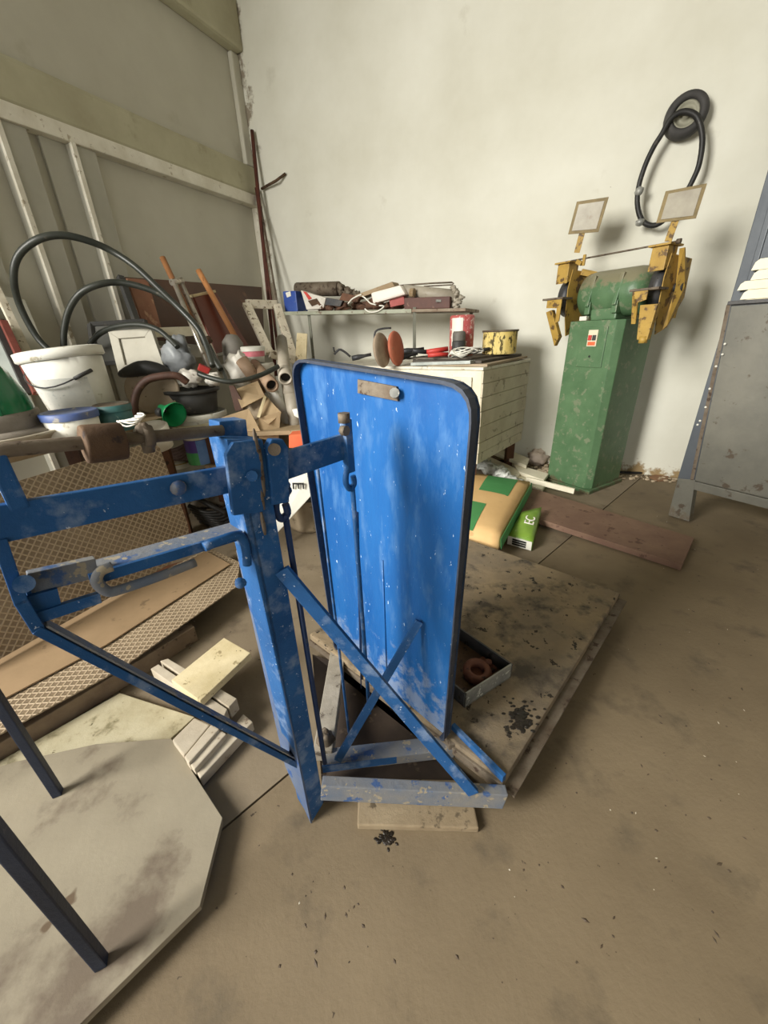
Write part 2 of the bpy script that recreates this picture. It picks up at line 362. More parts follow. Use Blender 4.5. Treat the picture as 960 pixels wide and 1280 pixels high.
# beam
bl, br = A(-60, 655), A(283, 600)
zlm = A(0, 650).z; sl = (bl-P0).dot(ES)
part('beam_arm', MB().bar(A(-70, 668, .02), A(285, 599, .02), .034, .010, (0, 0, 1)), BLUE, scale, .002)
part('bolt', MB().lathe([(.0, .006), (.007, .005), (.009, 0)], A(223, 610, .012), -ET, 12), DUSTB, scale)
part('weight_bracket', boxS((A(8, 600)-P0).dot(ES)-.007, (A(8, 600)-P0).dot(ES)+.007, .014, .026, A(8, 640).z, A(8, 566).z), BLUE, scale, .002)
part('yoke_block', MB().prism([A(274, 527, .03), A(308, 524, .03), A(311, 550, .03), A(276, 556, .03)], ET*.03), BLUE, scale, .002)
rod = part('poise_rod', MB().tube([A(-40, 571), A(10, 562), A(120, 552), A(278, 538)], .0065, 10), RUSTG, scale)
part('poise_weight', MB().cyl(A(103, 556), A(155, 551), .0185, seg=20), RUST, rod, .003)
part('clamp', MB().cyl(A(178, 546), A(190, 545), .012, seg=10).tube([A(182, 548), A(187, 565)], .006, 8).blob(A(180, 538), .008, .008, .008, 3), RUSTG, rod)
part('frame_strap', MB().bar(A(-2, 672), A(26, 752), .016, .010, ET).bar(A(24, 747), A(48, 786), .016, .010, ET).bar(A(44, 783), A(372, 955), .018, .009, ET), BLUE, scale, .001)
# strap top dust
part('strap_dust', MB().bar(A(60, 784)+V((0, 0, .006)), A(366, 947)+V((0, 0, .006)), .018, .002, ET), DUSTB, scale)
lv = part('locking_lever', MB().bar(A(118, 714, .03), A(303, 660, .03), .045, .006, ET).bar(A(36, 728, .03), A(120, 708, .03), .022, .01, (0, 0, 1)), DUSTB, scale, .001)
part('lever_edge', MB().bar(A(112, 725, .008), A(302, 668, .008), .012, .005, (0, 0, 1)), BLUE, lv)
part('lever_bracket', MB().bar(A(36, 752, .03), A(72, 742, .03), .02, .02, (0, 0, 1)).bar(A(45, 772, .02), A(125, 746, .02), .012, .006, (0, 0, 1)).cyl(A(30, 730, .0), A(30, 730, .05), .008), BLUE, lv)
part('handle_loop', MB().tube([A(140, 708, .0), A(126, 714, .0), A(121, 727, .0), A(134, 739, .0), A(150, 737, .0), A(200, 720, .0), A(244, 703, .0)], .0055, 8, spl=4), DUSTB, lv)
part('lever_hook', MB().tube([A(255, 684, .0), A(290, 670, .0), A(303, 673, .0), A(308, 690, .0), A(309, 706, .0)], .006, 8, spl=4), BLUE, lv)
part('bolt', MB().lathe([(.0, .007), (.006, .006), (.008, 0)], A(301, 728, -.001), -ET-ES, 10), BLUE, scale)
# right arm, knuckles, hangers
fp = part('fork_plate', MB().prism([A(x, y, -.004) for x, y in ((341, 632), (362, 628), (361, 560), (354, 549), (340, 549), (334, 560))], ET*.012), BLUE, scale, .002)
part('pivot_pin', MB().cyl(A(343, 562, -.012), A(343, 562, .04), .008, seg=12), RUSTG, fp)
part('beam_arm', MB().bar(S(.03, .02, .738), S(.185, .02, .742), .04, .008, (0, 0, 1)), BLUE, scale, .001)
kn = part('beam_knuckle', MB().bar(S(.186, .014, .70), S(.186, .014, .785), .014, .014, ES), BLUE, scale, .002)
part('bolt', MB().cyl(S(.178, .008, .782), S(.178, .008, .796), .010, seg=6).cyl(S(.176, .002, .770), S(.176, .012, .770), .008, seg=6), RUSTG, kn)
def link(s, z0, z1, r):
    h = MB().tube([S(s, .012, z0+.012), S(s-.009, .012, z0), S(s-.011, .012, z0-.016), S(s-.004, .012, z0-.028), S(s+.006, .012, z0-.022), S(s+.005, .012, z0-.008)], r*1.15, 8, spl=4)
    h.tube([S(s+.002, .012, z0-.022), S(s+.003, .012, z1)], r, 8); return h
part('hanger_rod', link(.186, .70, .13, .0042), BLUE, scale)
part('hanger_rod', link((A(352, 625, .012)-P0).dot(ES), A(352, 625, .012).z, .11, .0048), BLUE_D, scale)
part('hanger_rod', MB().tube([S(.135, .03, .715), S(.14, .03, .10)], .003, 6), BLUE, scale)
part('hook_collar', MB().blob(A(354, 612, .008), .011, .011, .014, 4, .3), BLUE_D, scale)
# base frame
def B(px, py): return onP(px, py, P0, (0, 1, 0))
part('base_bar', MB().bar(B(402, 985), B(630, 996), .046, .02, (0, 0, 1)), DUSTB, scale, .002)
d0 = atZ(404, 945, .07); d1 = atZ(424, 812, .07)
part('base_bar', MB().bar(d0, d1+(d1-d0)*.2, .042, .035, (1, 0, 0)), M('dusty_pale_steel', (158, 150, 136), (128, 120, 106), 18, (84, 74, 64), 36, .6, .85, 0, .4, 90), scale, .002)
part('base_shade_sheet', MB().prism([P0+V((.02, .03, .014)), PA+V((-.02, .02, -.081)), V((PD.x, PD.y, .014)), V((d1.x, d1.y, .014))], (0, 0, -.004)), M('base_shade_brown', (66, 54, 44), (50, 42, 36), 10, (88, 74, 60), 30, .62, .85), scale)  # dark brown sheet standing in for the shade on the floor inside the base
part('base_bar', MB().bar(PA+V((0, 0, -.02)), PD+V((0, 0, -.03)), .02, .012, (0, 0, 1)), RUSTG, scale, .002)
i0, i1 = atZ(404, 946, .075), atZ(566, 928, .075)
ib = part('inner_channel', MB().bar(i0, i1, .032, .006, (0, 1, 0)).bar(i0+V((0, -.016, -.011)), i1+V((0, -.016, -.011)), .005, .026, (0, 1, 0)), DUSTB, scale, .001)
part('channel_face', MB().bar(i0+V((0, -.02, -.010)), i1+V((-.05, -.02, -.010)), .002, .022, (0, 1, 0)), BLUE, ib)
part('end_lug', MB().box(i1+V((0, .004, .002)), .034, .04, .032, .2), RUSTG, scale, .004)
part('corner_lug', MB().blob(atZ(406, 925, .09), .02, .016, .03, 8, .4), RUSTG, scale)
# panel
pp = atZ(560, 922, .10)
def Pn(px, py, off=0): return onP(px, py, pp-ES*off, ES)
TL, TR, BR, BLp = Pn(370, 446), Pn(601, 480), Pn(560, 922), Pn(423, 806)
def rrect(c, r, n=5):
    out = []
    for i, p in enumerate(c):
        a = (c[i-1]-p).normalized(); b = (c[(i+1) % 4]-p).normalized(); rr = r[i]
        for k in range(n+1):
            t = k/n; q0 = p+a*rr; q1 = p+b*rr; out.append((1-t)**2*q0+2*t*(1-t)*p+t*t*q1)
    return out
PANM = M('blue_panel_paint', (20, 78, 140), (34, 96, 158), 5, (62, 106, 158), 30, .52, .45, 0, .3, 70, (176, 192, 212), 170, .69, .16, stretch=(1, 1, .3), spec=.3)
gate(PANM, 2, .60, .0, (108, 126, 156), 22, .32)
pan = part('backboard', MB().prism(rrect([TL, TR, BR, BLp], [.045, .05, .01, .01]), ES*.006), PANM, scale)
RIMM = M('dark_rim_paint', (36, 42, 58), (58, 66, 80), 12, (110, 104, 92), 40, .62, .55, 0, .3, 60)
rim = rrect([TL, TR, BR, BLp], [.045, .05, .01, .01])
top_i = [p-ES*.007 for p in rim]
rm = MB(); n = len(rim); cc = (TL+TR+BR+BLp)/4
for i in range(n):
    j = (i+1) % n
    if i == n-1 or (6*2 <= i < 6*3 and False): pass
    p, q = rim[i], rim[j]
    if i >= 17 and i < 18: continue                                   # open at the foot
    ip = p+(cc-p).normalized()*.006; iq = q+(cc-q).normalized()*.006
    rm.add([p-ES*.016, q-ES*.016, iq-ES*.016, ip-ES*.016, p+ES*.008, q+ES*.008, iq, ip], [[0, 1, 2, 3], [4, 7, 6, 5], [0, 4, 5, 1], [3, 2, 6, 7]])
part('rim', rm, RIMM, pan)
hp = part('slot_plate', MB().prism([Pn(449, 474, .001), Pn(497, 483, .001), Pn(499, 501, .001), Pn(449, 491, .001)], -ES*.004), RUSTG, pan)
part('bolt', MB().cyl(Pn(493, 491, .003), Pn(493, 491, .014), .008, seg=10), GALV, pan)
part('crease', MB().tube([Pn(446, 640, .002), Pn(452, 860, .002)], .003, 6), BLUE_D, pan)
part('crease', MB().tube([Pn(478, 700, .001), Pn(484, 862, .001)], .0022, 6), PANM, pan)
# braces
part('brace', MB().bar(A(352, 712, -.004), B(590, 990)+V((0, -.008, .012)), .022, .008, (1, 0, .7)), BLUE, scale, .001)
part('brace', MB().bar(atZ(422, 950, .09), Pn(524, 776, .008), .016, .008, (1, 0, 0)), BLUE, scale, .001)
part('brace', MB().bar(PA+V((0, 0, .005)), atZ(566, 908, .10), .018, .01, (0, 0, 1)), BLUE, scale, .001)
ln = MB()
for k, (px, py) in enumerate(((468, 858), (464, 880), (471, 898), (476, 850))): ln.blob(Pn(px, py, .012), .007, .006, .012, k, .3, nu=8, nv=6)
part('linkage', ln, RUSTG, scale)
# brick under the front bar
q0, q1 = atZ(447, 1037, 0), atZ(598, 1041, 0)
solo('brick', MB().para(q0, q1-q0, (.0, .09, 0), (0, 0, .016)), CONC, 'thin dusty concrete block on the floor under the scale front bar', 'brick', bev=.003)
for q, x in ((q0, -.006), (q1, .006)):
    pass
g = MB()
for k in range(34):
    a = random.uniform(0, 6.28); r = abs(random.gauss(0, .018)); q_ = .006/(1+r*60); g.blob(atZ(483, 1048, 0)+V((math.cos(a)*r, math.sin(a)*r*.8, .0004)), q_*1.6, q_, .0012, k, .6, 3, a, nu=8, nv=5)
solo('grease_spot', g, GREASE, 'dark oily grease splat on the floor before the concrete block', 'grease', kind='stuff')
# tray with rusty part on the platform
zt_ = .096
k0, k1, k2 = atZ(641, 830, zt_+.045), atZ(582, 868, zt_+.045), atZ(569, 780, zt_+.045)
k3 = k1+(k2-k0)
tray = thing('metal_tray', (k0+k3)/2*1.0-V((0, 0, .045)), 'open galvanised tray on the scale platform behind the blue backboard', 'tray')
tray.location.z = zt_
def wallp(p, q, m, nm='side_panel'):
    inn = ((k0+k3)/2-(p+q)/2).normalized()*.004
    part(nm, MB().prism([p, q, q-V((0, 0, .045)), p-V((0, 0, .045))], inn), m, tray)
wallp(k0, k1, GALV); wallp(k0, k2, DKSTEEL); wallp(k2, k3, DKSTEEL); wallp(k1, k3, DKSTEEL)
part('tray_floor', MB().prism([p-V((0, 0, .043)) for p in (k0, k1, k3, k2)], (0, 0, .002)), RUST, tray)
rb = atZ(596, 838, zt_+.02)
RUSTR = M('red_rusty_iron', (96, 58, 46), (120, 78, 58), 18, (60, 44, 38), 40, .58, .7, .2, .4, 90)
brg = thing('rusty_bearing', V((rb.x, rb.y, zt_+.003)), 'rusty round bearing with flange lying in the metal tray', 'bearing')
part('ring', MB().lathe([(.016, .0), (.034, .0), (.036, .02), (.03, .03), (.018, .03), (.016, .0)], brg.location, (0, -.2, 1)), RUSTR, brg)
part('flange', MB().box(brg.location+V((.012, .012, .006)), .075, .05, .012, .6), RUSTR, brg, .004)
part('bolt', MB().cyl(brg.location+V((.035, .02, .01)), brg.location+V((.035, .02, .026)), .009, seg=6), RUSTR, brg)

# ================================================================== pedestal grinder
GO = V((1.28, 2.317, 0)); GW = V((.524, -.852, 0)).normalized(); GD = V((-GW.y, GW.x, 0))
def G(a, b, z): return GO+GW*a+GD*b+V((0, 0, z))
def gbox(mb, a0, a1, b0, b1, z0, z1): return mb.para(G(a0, b0, z0), GW*(a1-a0), GD*(b1-b0), (0, 0, z1-z0))
gr = thing('pedestal_grinder', GO, 'green double-wheel pedestal grinder with yellow guards against the whitewashed wall', 'grinder')
part('base_flange', gbox(MB(), -.15, .165, -.18, .17, 0, .022), GREENM, gr, .003)
ped = MB(); a0, a1, bf, bb, zt2 = -.135, .15, -.165, .155, .93
c_ = .03
ped.prism([G(a0, bf, .02), G(a1-c_, bf, .02), G(a1, bf+c_, .02), G(a1, bb, .02), G(a0, bb, .02)], (0, 0, zt2-.02))
pdo = part('pedestal', ped, GREENM, gr, .004)
gate(GREENM, 2, .16, .0, (92, 88, 66), 14, .42)
swp = part('switch_panel', gbox(MB(), -.06, .085, bf-.006, bf, .70, .90), GREENM, pdo, .003)
SWM = M('cream_label', (214, 206, 180), None, rough=.5, bump=0)
part('switch_plate', gbox(MB(), -.012, .04, bf-.012, bf-.006, .805, .885), SWM, swp, .001, 'cream switch plate with red buttons')
o = part('button', gbox(MB(), -.007, .011, bf-.018, bf-.012, .835, .86), RED, swp, .001, 'red push button')
part('button', gbox(MB(), .016, .034, bf-.018, bf-.012, .835, .86), BLKP, swp, .001, 'dark push button')
part('label_strip', gbox(MB(), -.007, .034, bf-.013, bf-.012, .81, .828), ORANGE, swp)
part('key_hole', MB().cyl(G(.012, bf-.0075, .755), G(.012, bf-.006, .755), .006, seg=10), BLK, swp)
part('tag', gbox(MB(), -.085, -.045, -.165, -.145, .932, .952), PLW, gr, label='small white tag')
# motor
mz = 1.055; my = -.02
part('motor_base', gbox(MB(), -.055, .085, my-.10, my+.10, .93, .985), GREENM, gr, .008)
mo = part('motor', MB().lathe([(.0, -.165), (.075, -.165), (.105, -.14), (.112, -.10), (.112, .12), (.105, .16), (.075, .185), (.0, .185)], G(0, my, mz), GW, 32), GREENM, gr)
gate(GREENM, 2, 1.02, 1.16, (122, 118, 94), 18, .24)
for a in (-.07, .075):
    part('motor_rib', MB().bar(G(a, my-.118, mz-.06), G(a, my-.085, mz+.085), .02, .02, GW), GREENM, mo, .004)
    part('motor_foot', gbox(MB(), a-.014, a+.014, my-.115, my-.07, .96, 1.02), GREENM, mo, .004)
part('shaft', MB().cyl(G(-.30, my, mz), G(.32, my, mz), .02, seg=12), DKSTEEL, gr)
def guard(a, sgn):
    """yellow wheel guard round one wheel, with hood, chute, tool rest, mounting arm"""
    gw = .034
    part('grinding_wheel', MB().lathe([(.02, -.026), (.098, -.026), (.098, .026), (.02, .026)], G(a, my-.015, mz), GW, 28), DKSTEEL, gr)
    side = part('guard_plate', MB().prism([G(a+gw, my+.10, mz+.12), G(a+gw, my-.10, mz+.13), G(a+gw, my-.12, mz+.04), G(a+gw, my-.11, mz-.10), G(a+gw, my-.08, mz-.20), G(a+gw, my+.02, mz-.17), G(a+gw, my+.12, mz-.04)], GW*.004), YELM, gr, .001)
    hd = part('guard_hood', MB().prism([G(a-gw, my-.135, mz+.065), G(a-gw, my-.135, mz+.16), G(a-gw, my-.05, mz+.165), G(a-gw, my-.05, mz+.10)], GW*2*gw), YELM, gr, .003)
    part('hood_top', gbox(MB(), a-gw-.012, a+gw+.012, my-.15, my-.03, mz+.16, mz+.168), YELM, gr, .001)
    bk = part('guard_back', MB().bar(G(a, my+.09, mz-.13), G(a, my+.09, mz+.12), 2*gw, .004, GW), YELM, gr)
    rs = part('tool_rest', gbox(MB(), a-gw-.04, a+gw+.02, my-.18, my-.09, mz-.012, mz-.002), RUSTG, gr, .001)
    part('rest_bracket', MB().prism([G(a-gw-.028, my-.175, mz-.012), G(a+gw*.2-.0, my-.175, mz-.012), G(a+gw*.2-.0, my-.175, mz-.05), G(a-gw+.006, my-.175, mz-.06), G(a-gw+.004, my-.15, mz-.15), G(a-gw-.016, my-.15, mz-.15)][::-1] if sgn > 0 else [G(a-gw-.012, my-.175, mz-.012), G(a+gw+.012, my-.175, mz-.012), G(a+gw+.012, my-.175, mz-.12), G(a+gw-.01, my-.175, mz-.13), G(a+gw-.012, my-.175, mz-.055), G(a-gw-.012, my-.175, mz-.05)][::-1], GD*.008), YELM, gr, .001)
    ch = MB()
    if sgn > 0: ch.prism([G(a-.022, my-.16, mz-.07), G(a+gw+.02, my-.16, mz-.07), G(a+gw+.008, my-.155, mz-.22), G(a-.006, my-.155, mz-.22)], GD*.03)
    else: ch.prism([G(a-gw-.03, my-.15, mz-.07), G(a-gw+.014, my-.16, mz-.06), G(a+gw+.01, my-.15, mz-.20), G(a+gw-.02, my-.14, mz-.25)], GD*.03)
    part('chute', ch, YELM, gr, .003)
    if sgn > 0:
        part('chute_end', MB().cyl(G(a+.02, my-.145, mz-.235), G(a+.02, my-.145, mz-.205), .019, seg=14), YELM, gr)
        part('guard_arm', MB().prism([G(a+gw+.006, my-.05, mz+.15), G(a+gw+.03, my-.06, mz+.15), G(a+gw+.045, my+.0, mz), G(a+gw+.02, my-.02, mz-.16), G(a+gw+.008, my-.03, mz-.18), G(a+gw+.01, my-.01, mz)], GD*.012), YELM, gr, .001)
    else:
        part('guard_arm', MB().bar(G(a+gw, my-.02, mz+.12), G(a+gw+.06, my+.03, mz+.10), .03, .05, (0, 0, 1)), YELM, gr, .002)
        part('guard_lug', MB().bar(G(a+gw+.02, my-.10, mz+.165), G(a+gw+.05, my-.10, mz+.15), .02, .02, (0, 0, 1)).bar(G(a+gw+.06, my-.10, mz+.14), G(a+gw+.06, my-.10, mz+.19), .014, .01, GW), YELM, gr, .002)
aL, aR = -.235, .245
guard(aL, -1); guard(aR, 1)
part('spark_rod', MB().cyl(G(aL+.02, my-.10, mz+.172), G(aR+.06, my-.10, mz+.172), .004, seg=8), RUSTG, gr)
part('rod_nut', MB().cyl(G(aR+.045, my-.10, mz+.172), G(aR+.062, my-.10, mz+.172), .010, seg=6), RUSTG, gr)
GLASSM = M('dusty_shield_glass', (172, 166, 150), (150, 143, 128), 12, (150, 140, 124), 20, .62, .3, 0, .05, 40)
FRM = M('brass_frame_paint', (140, 122, 82), (112, 98, 66), 20, rough=.6)
def shield(pix, arm, a):
    p0 = G(a, my-.12, mz+.30); n = V((-.5, -.80, -.10)).normalized()
    Q = [onP(x, y, p0, n) for x, y in pix]; c = sum(Q, V())/4
    e = part('eye_shield', MB().prism(Q, -n*.006), FRM, gr, .001)
    part('shield_glass', MB().prism([q+(c-q)*.2+n*.001 for q in Q], n*.002), GLASSM, e)
    A0 = onP(*arm[0], p0+n*-.008, n); A1 = onP(*arm[1], G(a, my-.09, mz+.165), n)
    part('shield_arm', MB().bar(A0, A1, .028, .005, n.cross(A1-A0)), YELM, e, .001)
shield([(721, 252), (761, 246), (748, 290), (710, 293)], [(729, 286), (721, 316)], aL)
shield([(832, 239), (884, 229), (870, 273), (820, 279)], [(846, 270), (835, 302)], aR)
# ------------------------------------------------------------------ wheel and hose hung on the wall
tw = onW(857, 145, .05)
ty = thing('hand_cart_wheel', tw, 'small black tyre on a grey hub hung high on the wall above the grinder', 'wheel')
r_ = .093*tw.y/1.9
r_ = (onW(887, 130)-onW(828, 160)).length*.48
prof = [(r_*.60, -.03), (r_*.72, -.038), (r_*.9, -.034), (r_, -.015), (r_, .015), (r_*.9, .034), (r_*.72, .038), (r_*.60, .03), (r_*.60, -.03)]
TYRE = M('tyre_rubber', (54, 53, 52), (70, 68, 66), 14, rough=.75, bump=.2)
tr = part('tyre', MB().lathe(prof, tw, WN, 40), TYRE, ty)
HUBM = M('dusty_hub', (150, 148, 130), (130, 128, 112), 14, (96, 92, 80), 30, .62, .6, .2, .1)
hb = part('hub', MB().lathe([(r_*.6, .0), (r_*.6, .02), (r_*.52, .024), (r_*.47, .012), (r_*.2, .016), (r_*.18, .03), (r_*.08, .032), (.0, .032)], tw, WN, 32), HUBM, ty)
part('hub_cap', MB().lathe([(r_*.1, .03), (r_*.1, .045), (0, .05)], tw, WN, 12), GALV, hb)
hp_ = [(827, 168), (838, 149), (852, 140), (866, 142), (874, 152), (878, 175), (874, 205), (866, 225), (856, 243), (842, 262), (828, 277), (815, 282), (803, 276), (797, 258), (798, 235), (806, 208), (817, 184)]
hose = thing('wall_hose', onW(803, 280, .05), 'thin black hose loop hung from the small wheel on the wall', 'hose')
part('hose_loop', MB().tube([onW(x, y, .095) for x, y in hp_], .0125, 8, closed=True, spl=4), BLK, hose)
part('hose_clip', MB().blob(onW(799, 239, .10), .02, .02, .02, 1, .3, nu=8, nv=6), GALV, hose)
part('hose_clip', MB().blob(onW(800, 278, .10), .022, .022, .018, 2, .3, nu=8, nv=6), GALV, hose)

# ================================================================== grey cabinet on the right
FP = atZ(850, 650, 0); FU = V((.5, -.866, 0)); FN = V((-.866, -.5, 0))
def F(px, py, off=0): return onP(px, py, FP+FN*off, FN)
cab = thing('steel_cabinet', FP+FU*.45-FN*.2, 'scuffed grey steel workshop cabinet with taller slate-blue back at the right edge', 'cabinet')
zt3 = F(912, 379).z; zb3 = F(864, 600).z
fr = MB().prism([F(864, 600), F(864, 600)+FU*1.0, F(912, 379)+FU*1.0, F(912, 379)], -FN*.012)
part('front_sheet', fr, CABG, cab, .004)
gate(CABG, 2, .40, .02, (104, 94, 80), 9, .46)
part('top_fold', MB().bar(F(910, 379, .006), F(910, 379, .006)+FU*1.0, .014, .012, (0, 0, 1)), DKSTEEL, cab, .002)
part('sheet_fold', MB().bar(F(911, 381, .004), F(865, 600, .004), .014, .006, FU), RUSTG, cab)
tp = MB().prism([F(912, 379), F(912, 379)+FU*1.0, F(912, 379)+FU*1.0-FN*.4, F(912, 379)-FN*.4], (0, 0, -.012)); part('top', tp, SLATE, cab)
part('bottom_rail', MB().prism([F(864, 601, .004), F(864, 601, .004)+FU*1.0, F(864, 601, .004)+FU*1.0+V((0, 0, -.04)), F(864, 601, .004)+V((0, 0, -.04))], -FN*.02), CABG, cab, .002)
up = [F(835, 645, .004), F(860, 652, .004), F(869, 600, .004), F(917, 372, .004), F(975, 150, .004), F(977, 150, .004)]
part('leg', MB().prism([F(835, 644, .006), F(861, 652, .006), F(869, 600, .006), F(847, 598, .006)], -FN*.04), CABG, cab, .003)
part('upright', MB().prism([F(847, 598, .005), F(868, 600, .005), F(915, 376, .005), F(909, 390, .005)], -FN*.035), SLATE, cab, .002)
part('leg', MB().para(FP+FU*.95, FU*.05, -FN*.04, (0, 0, zt3)), CABG, cab); part('leg', MB().para(FP+FU*.95-FN*.40, FU*.05, FN*.04, (0, 0, zt3-.02)), CABG, cab)
part('side_sheet', MB().prism([F(866, 590), F(866, 590)-FN*.4, F(912, 381)-FN*.4, F(912, 381)], FU*.006), CABG, cab)
bpn = MB().prism([F(905, 405, -.03), F(912, 379, -.03), F(962, 204, -.03), F(990, 105, -.03), F(990, 105, -.03)+FU*1.0, F(905, 405, -.03)+FU*1.0], -FN*.02)
bkp = part('back_sheet', bpn, SLATE, cab, .003)
for px, py in ((948, 290),):
    part('back_rib', MB().bar(F(931, 372, -.026), F(968, 240, -.026)+V((0, 0, .2)), .02, .008, FU), SLATE, bkp, .003)
rv = [(895, 428), (892, 441), (884, 456), (876, 484), (871, 507), (864, 524), (861, 529)]
for x, y in rv:
    part('rivet', MB().lathe([(0, .004), (.004, .003), (.005, 0)], F(x+11, y+2, .008), FN, 8), PLW, cab)
# five pale mouldings lying on the cabinet
zc = F(930, 376).z
mold = [((927, 376), (962, 373), .010, .25), ((926, 370), (962, 368), .034, .2), ((923, 357), (962, 353), .032, .12), ((939, 346), (962, 344), .034, .2), ((940, 334), (962, 331), .038, .2)]
names = ['thin pale strip at the bottom of the moulding stack on the grey cabinet', 'pale bevelled moulding second from the bottom on the grey cabinet', 'longest pale moulding, sticking out left in the stack on the grey cabinet', 'short pale moulding second from the top of the cabinet stack', 'topmost pale moulding of the stack on the grey cabinet']
CRM = M('pale_moulding_paint', (238, 232, 206), (228, 220, 190), 6, rough=.6, bump=.05)
zz = zt3
for (l, r, h, off), nm in zip(mold, names):
    o_ = F(l[0], l[1], -.0); o_ = V((o_.x, o_.y, zz))
    L_ = .55
    pr = [o_, o_+V((0, 0, h*.7))+FU*.006, o_+V((0, 0, h-.001))+FU*.018, o_+FU*L_+V((0, 0, h-.001)), o_+FU*L_]
    solo('wood_moulding', MB().prism(pr, -FN*.028), CRM, nm, 'moulding', 'pale mouldings stacked on the grey cabinet', .001); zz += h

# ================================================================== white cabinet with a shelf on it
wf = atY(603, 462, 2.1); wbk = atY(662, 446, 2.6)
ztop = (wf.z+wbk.z)/2; wf.z = wbk.z = ztop; zlo = atY(650, 550, 2.6).z
fd = V((-.82, .57, 0)).normalized(); LEN = 1.3
wc = thing('white_cabinet', V(((wf+wbk)/2+fd*LEN/2).to_tuple()[:2]+(0,)), 'low white-painted wooden cabinet behind the blue backboard, cluttered top', 'cabinet')
dv = wbk-wf; dv.z = 0
part('carcass', MB().para(wf+V((0, 0, zlo-ztop)), dv, fd*LEN, (0, 0, ztop-zlo-.012)), CREAM, wc, .003)
part('cabinet_top', MB().para(wf+V((0, 0, -.014))-dv.normalized()*.012-fd*.010, dv*1.01, fd*(LEN+.01), (0, 0, .014)), WHITEP, wc, .002)
SIDEM = M('weathered_white_board', (208, 200, 178), (190, 180, 156), 7, (150, 140, 118), 20, .6, .7, 0, .25, 50)
hs = [0, .13, .27, .42, .58, .76, .88, 1.0]; zs_ = ztop-.018-zlo
sdn = V((dv.y, -dv.x, 0)).normalized()
for i in range(7):
    za, zb_ = ztop-.018-zs_*hs[i+1]+.003, ztop-.018-zs_*hs[i]
    part('plank', MB().prism([wf+V((0, 0, za-ztop)), wf+dv+V((0, 0, za-ztop)), wf+dv+V((0, 0, zb_-ztop)), wf+V((0, 0, zb_-ztop))], sdn*(.008+.002*(i % 2))), SIDEM, wc, .0015)
for f_ in (.05, .95):
    for g_ in (.06, .94): part('leg', MB().para(V((0, 0, 0))+V((wf+fd*LEN*f_+dv*g_).to_tuple()[:2]+(0,)), (.05, 0, 0), (0, .05, 0), (0, 0, zlo)), WOODD, wc)
for k in range(2):
    dr = part('door', MB().prism([wf+fd*(.05+.62*k)+V((0, 0, zlo-ztop+.03)), wf+fd*(.62+.62*k)+V((0, 0, zlo-ztop+.03)), wf+fd*(.62+.62*k)+V((0, 0, -.05)), wf+fd*(.05+.62*k)+V((0, 0, -.05))], -dv.normalized()*.012), WHITEP, wc, .003)
    part('door_knob', MB().blob(wf+fd*(.56+.1*k)+V((0, 0, -.2))-dv.normalized()*.02, .012, .012, .012, 1, 0), RUSTG, dr)
# shelf
sl_, sr_ = atY(345, 390, 3.1), atY(582, 385, 2.45)
SHM = M('shelf_board_paint', (150, 140, 122), (116, 92, 74), 9, (84, 64, 52), 24, .58, .7, 0, .2, 60)
sdp = V((.25, .30, 0)); sdp = V((WN*-.30).to_tuple())
shf = thing('metal_shelf', V(((sl_+sr_)/2+sdp*.5).to_tuple()[:2]+(ztop,)), 'rusty-edged shelf board on thin steel legs above the white cabinet', 'shelf')
part('shelf_board', MB().para(sl_+V((0, 0, -.016)), sr_-sl_, sdp, (0, 0, .016)), SHM, shf, .002)
part('front_edge', MB().bar(sl_+V((0, 0, -.010)), sl_+(sr_-sl_)*.76+V((0, 0, -.010)), .022, .008, (0, 0, 1)), M('pale_green_paint', (160, 164, 146), (140, 140, 122), 14, (110, 92, 76), 30, .6), shf)
def shleg(px, py, y):
    p = atY(px, py, y); q = V((p.x, p.y, ztop)); part('leg', MB().bar(q, p, .018, .018, (1, 0, 0)), M('grey_green_leg', (128, 130, 116), (110, 110, 98), 14, (90, 70, 56), 30, .62), shf)
shleg(518, 384, (sl_+(sr_-sl_)*.76).y+.01); shleg(386, 392, (sl_+(sr_-sl_)*.17).y+.012)
for f_ in (.06, .97):
    p = sl_+(sr_-sl_)*f_+sdp*.9; p.z -= .016; part('leg', MB().bar(V((p.x, p.y, ztop)), p, .018, .018, (1, 0, 0)), M('grey_green_leg', (0, 0, 0)), shf)
def SH(px, py, b=.12):
    """point above the shelf: pixel ray on a vertical plane b metres behind the shelf's front edge"""
    n = V(((sr_-sl_).y, -(sr_-sl_).x, 0)).normalized(); return onP(px, py, sl_+sdp.normalized()*b, n)
def shz(p):
    e = (sr_-sl_); f_ = ((p-sl_).to_2d().dot(e.to_2d()))/e.to_2d().length_squared; return sl_.z+e.z*f_
eS = (sr_-sl_).normalized(); dS = sdp.normalized()
def shbox(px0, py0, px1, py1, b=.1, d=.1): # box on the shelf whose front spans those pixels
    p, q = SH(px0, py1, b), SH(px1, py1, b); t = SH((px0+px1)/2, py0, b); zz = shz(p)+.001
    p.z = zz; q.z = shz(q)+.001; return MB().para(p, q-p, dS*d, (0, 0, max(.01, t.z-zz)))
mb = shbox(356, 363, 372, 387, .06, .12); bb_ = solo('blue_box', mb, BLUEP, 'small blue box at the left end of the wall shelf', 'box', bev=.006)
part('label_patch', MB().prism([SH(357, 366, .058), SH(363, 364, .058), SH(364, 370, .058), SH(359, 372, .058)], dS*-.002), PLW, bb_)
crb = thing('crumpled_carton', V((SH(390, 386, .05).x, SH(390, 386, .05).y, shz(SH(390, 386, .05))+.002)), 'torn white and red carton beside the blue box on the wall shelf', 'carton')
q = [SH(376, 363, .05), SH(392, 368, .05), SH(407, 372, .05), SH(404, 386, .05), SH(383, 387, .05)]
for p in q: p.z = max(p.z, shz(p)+.002)
part('carton_side', MB().prism(q, dS*.05), BAGW, crb, .003)
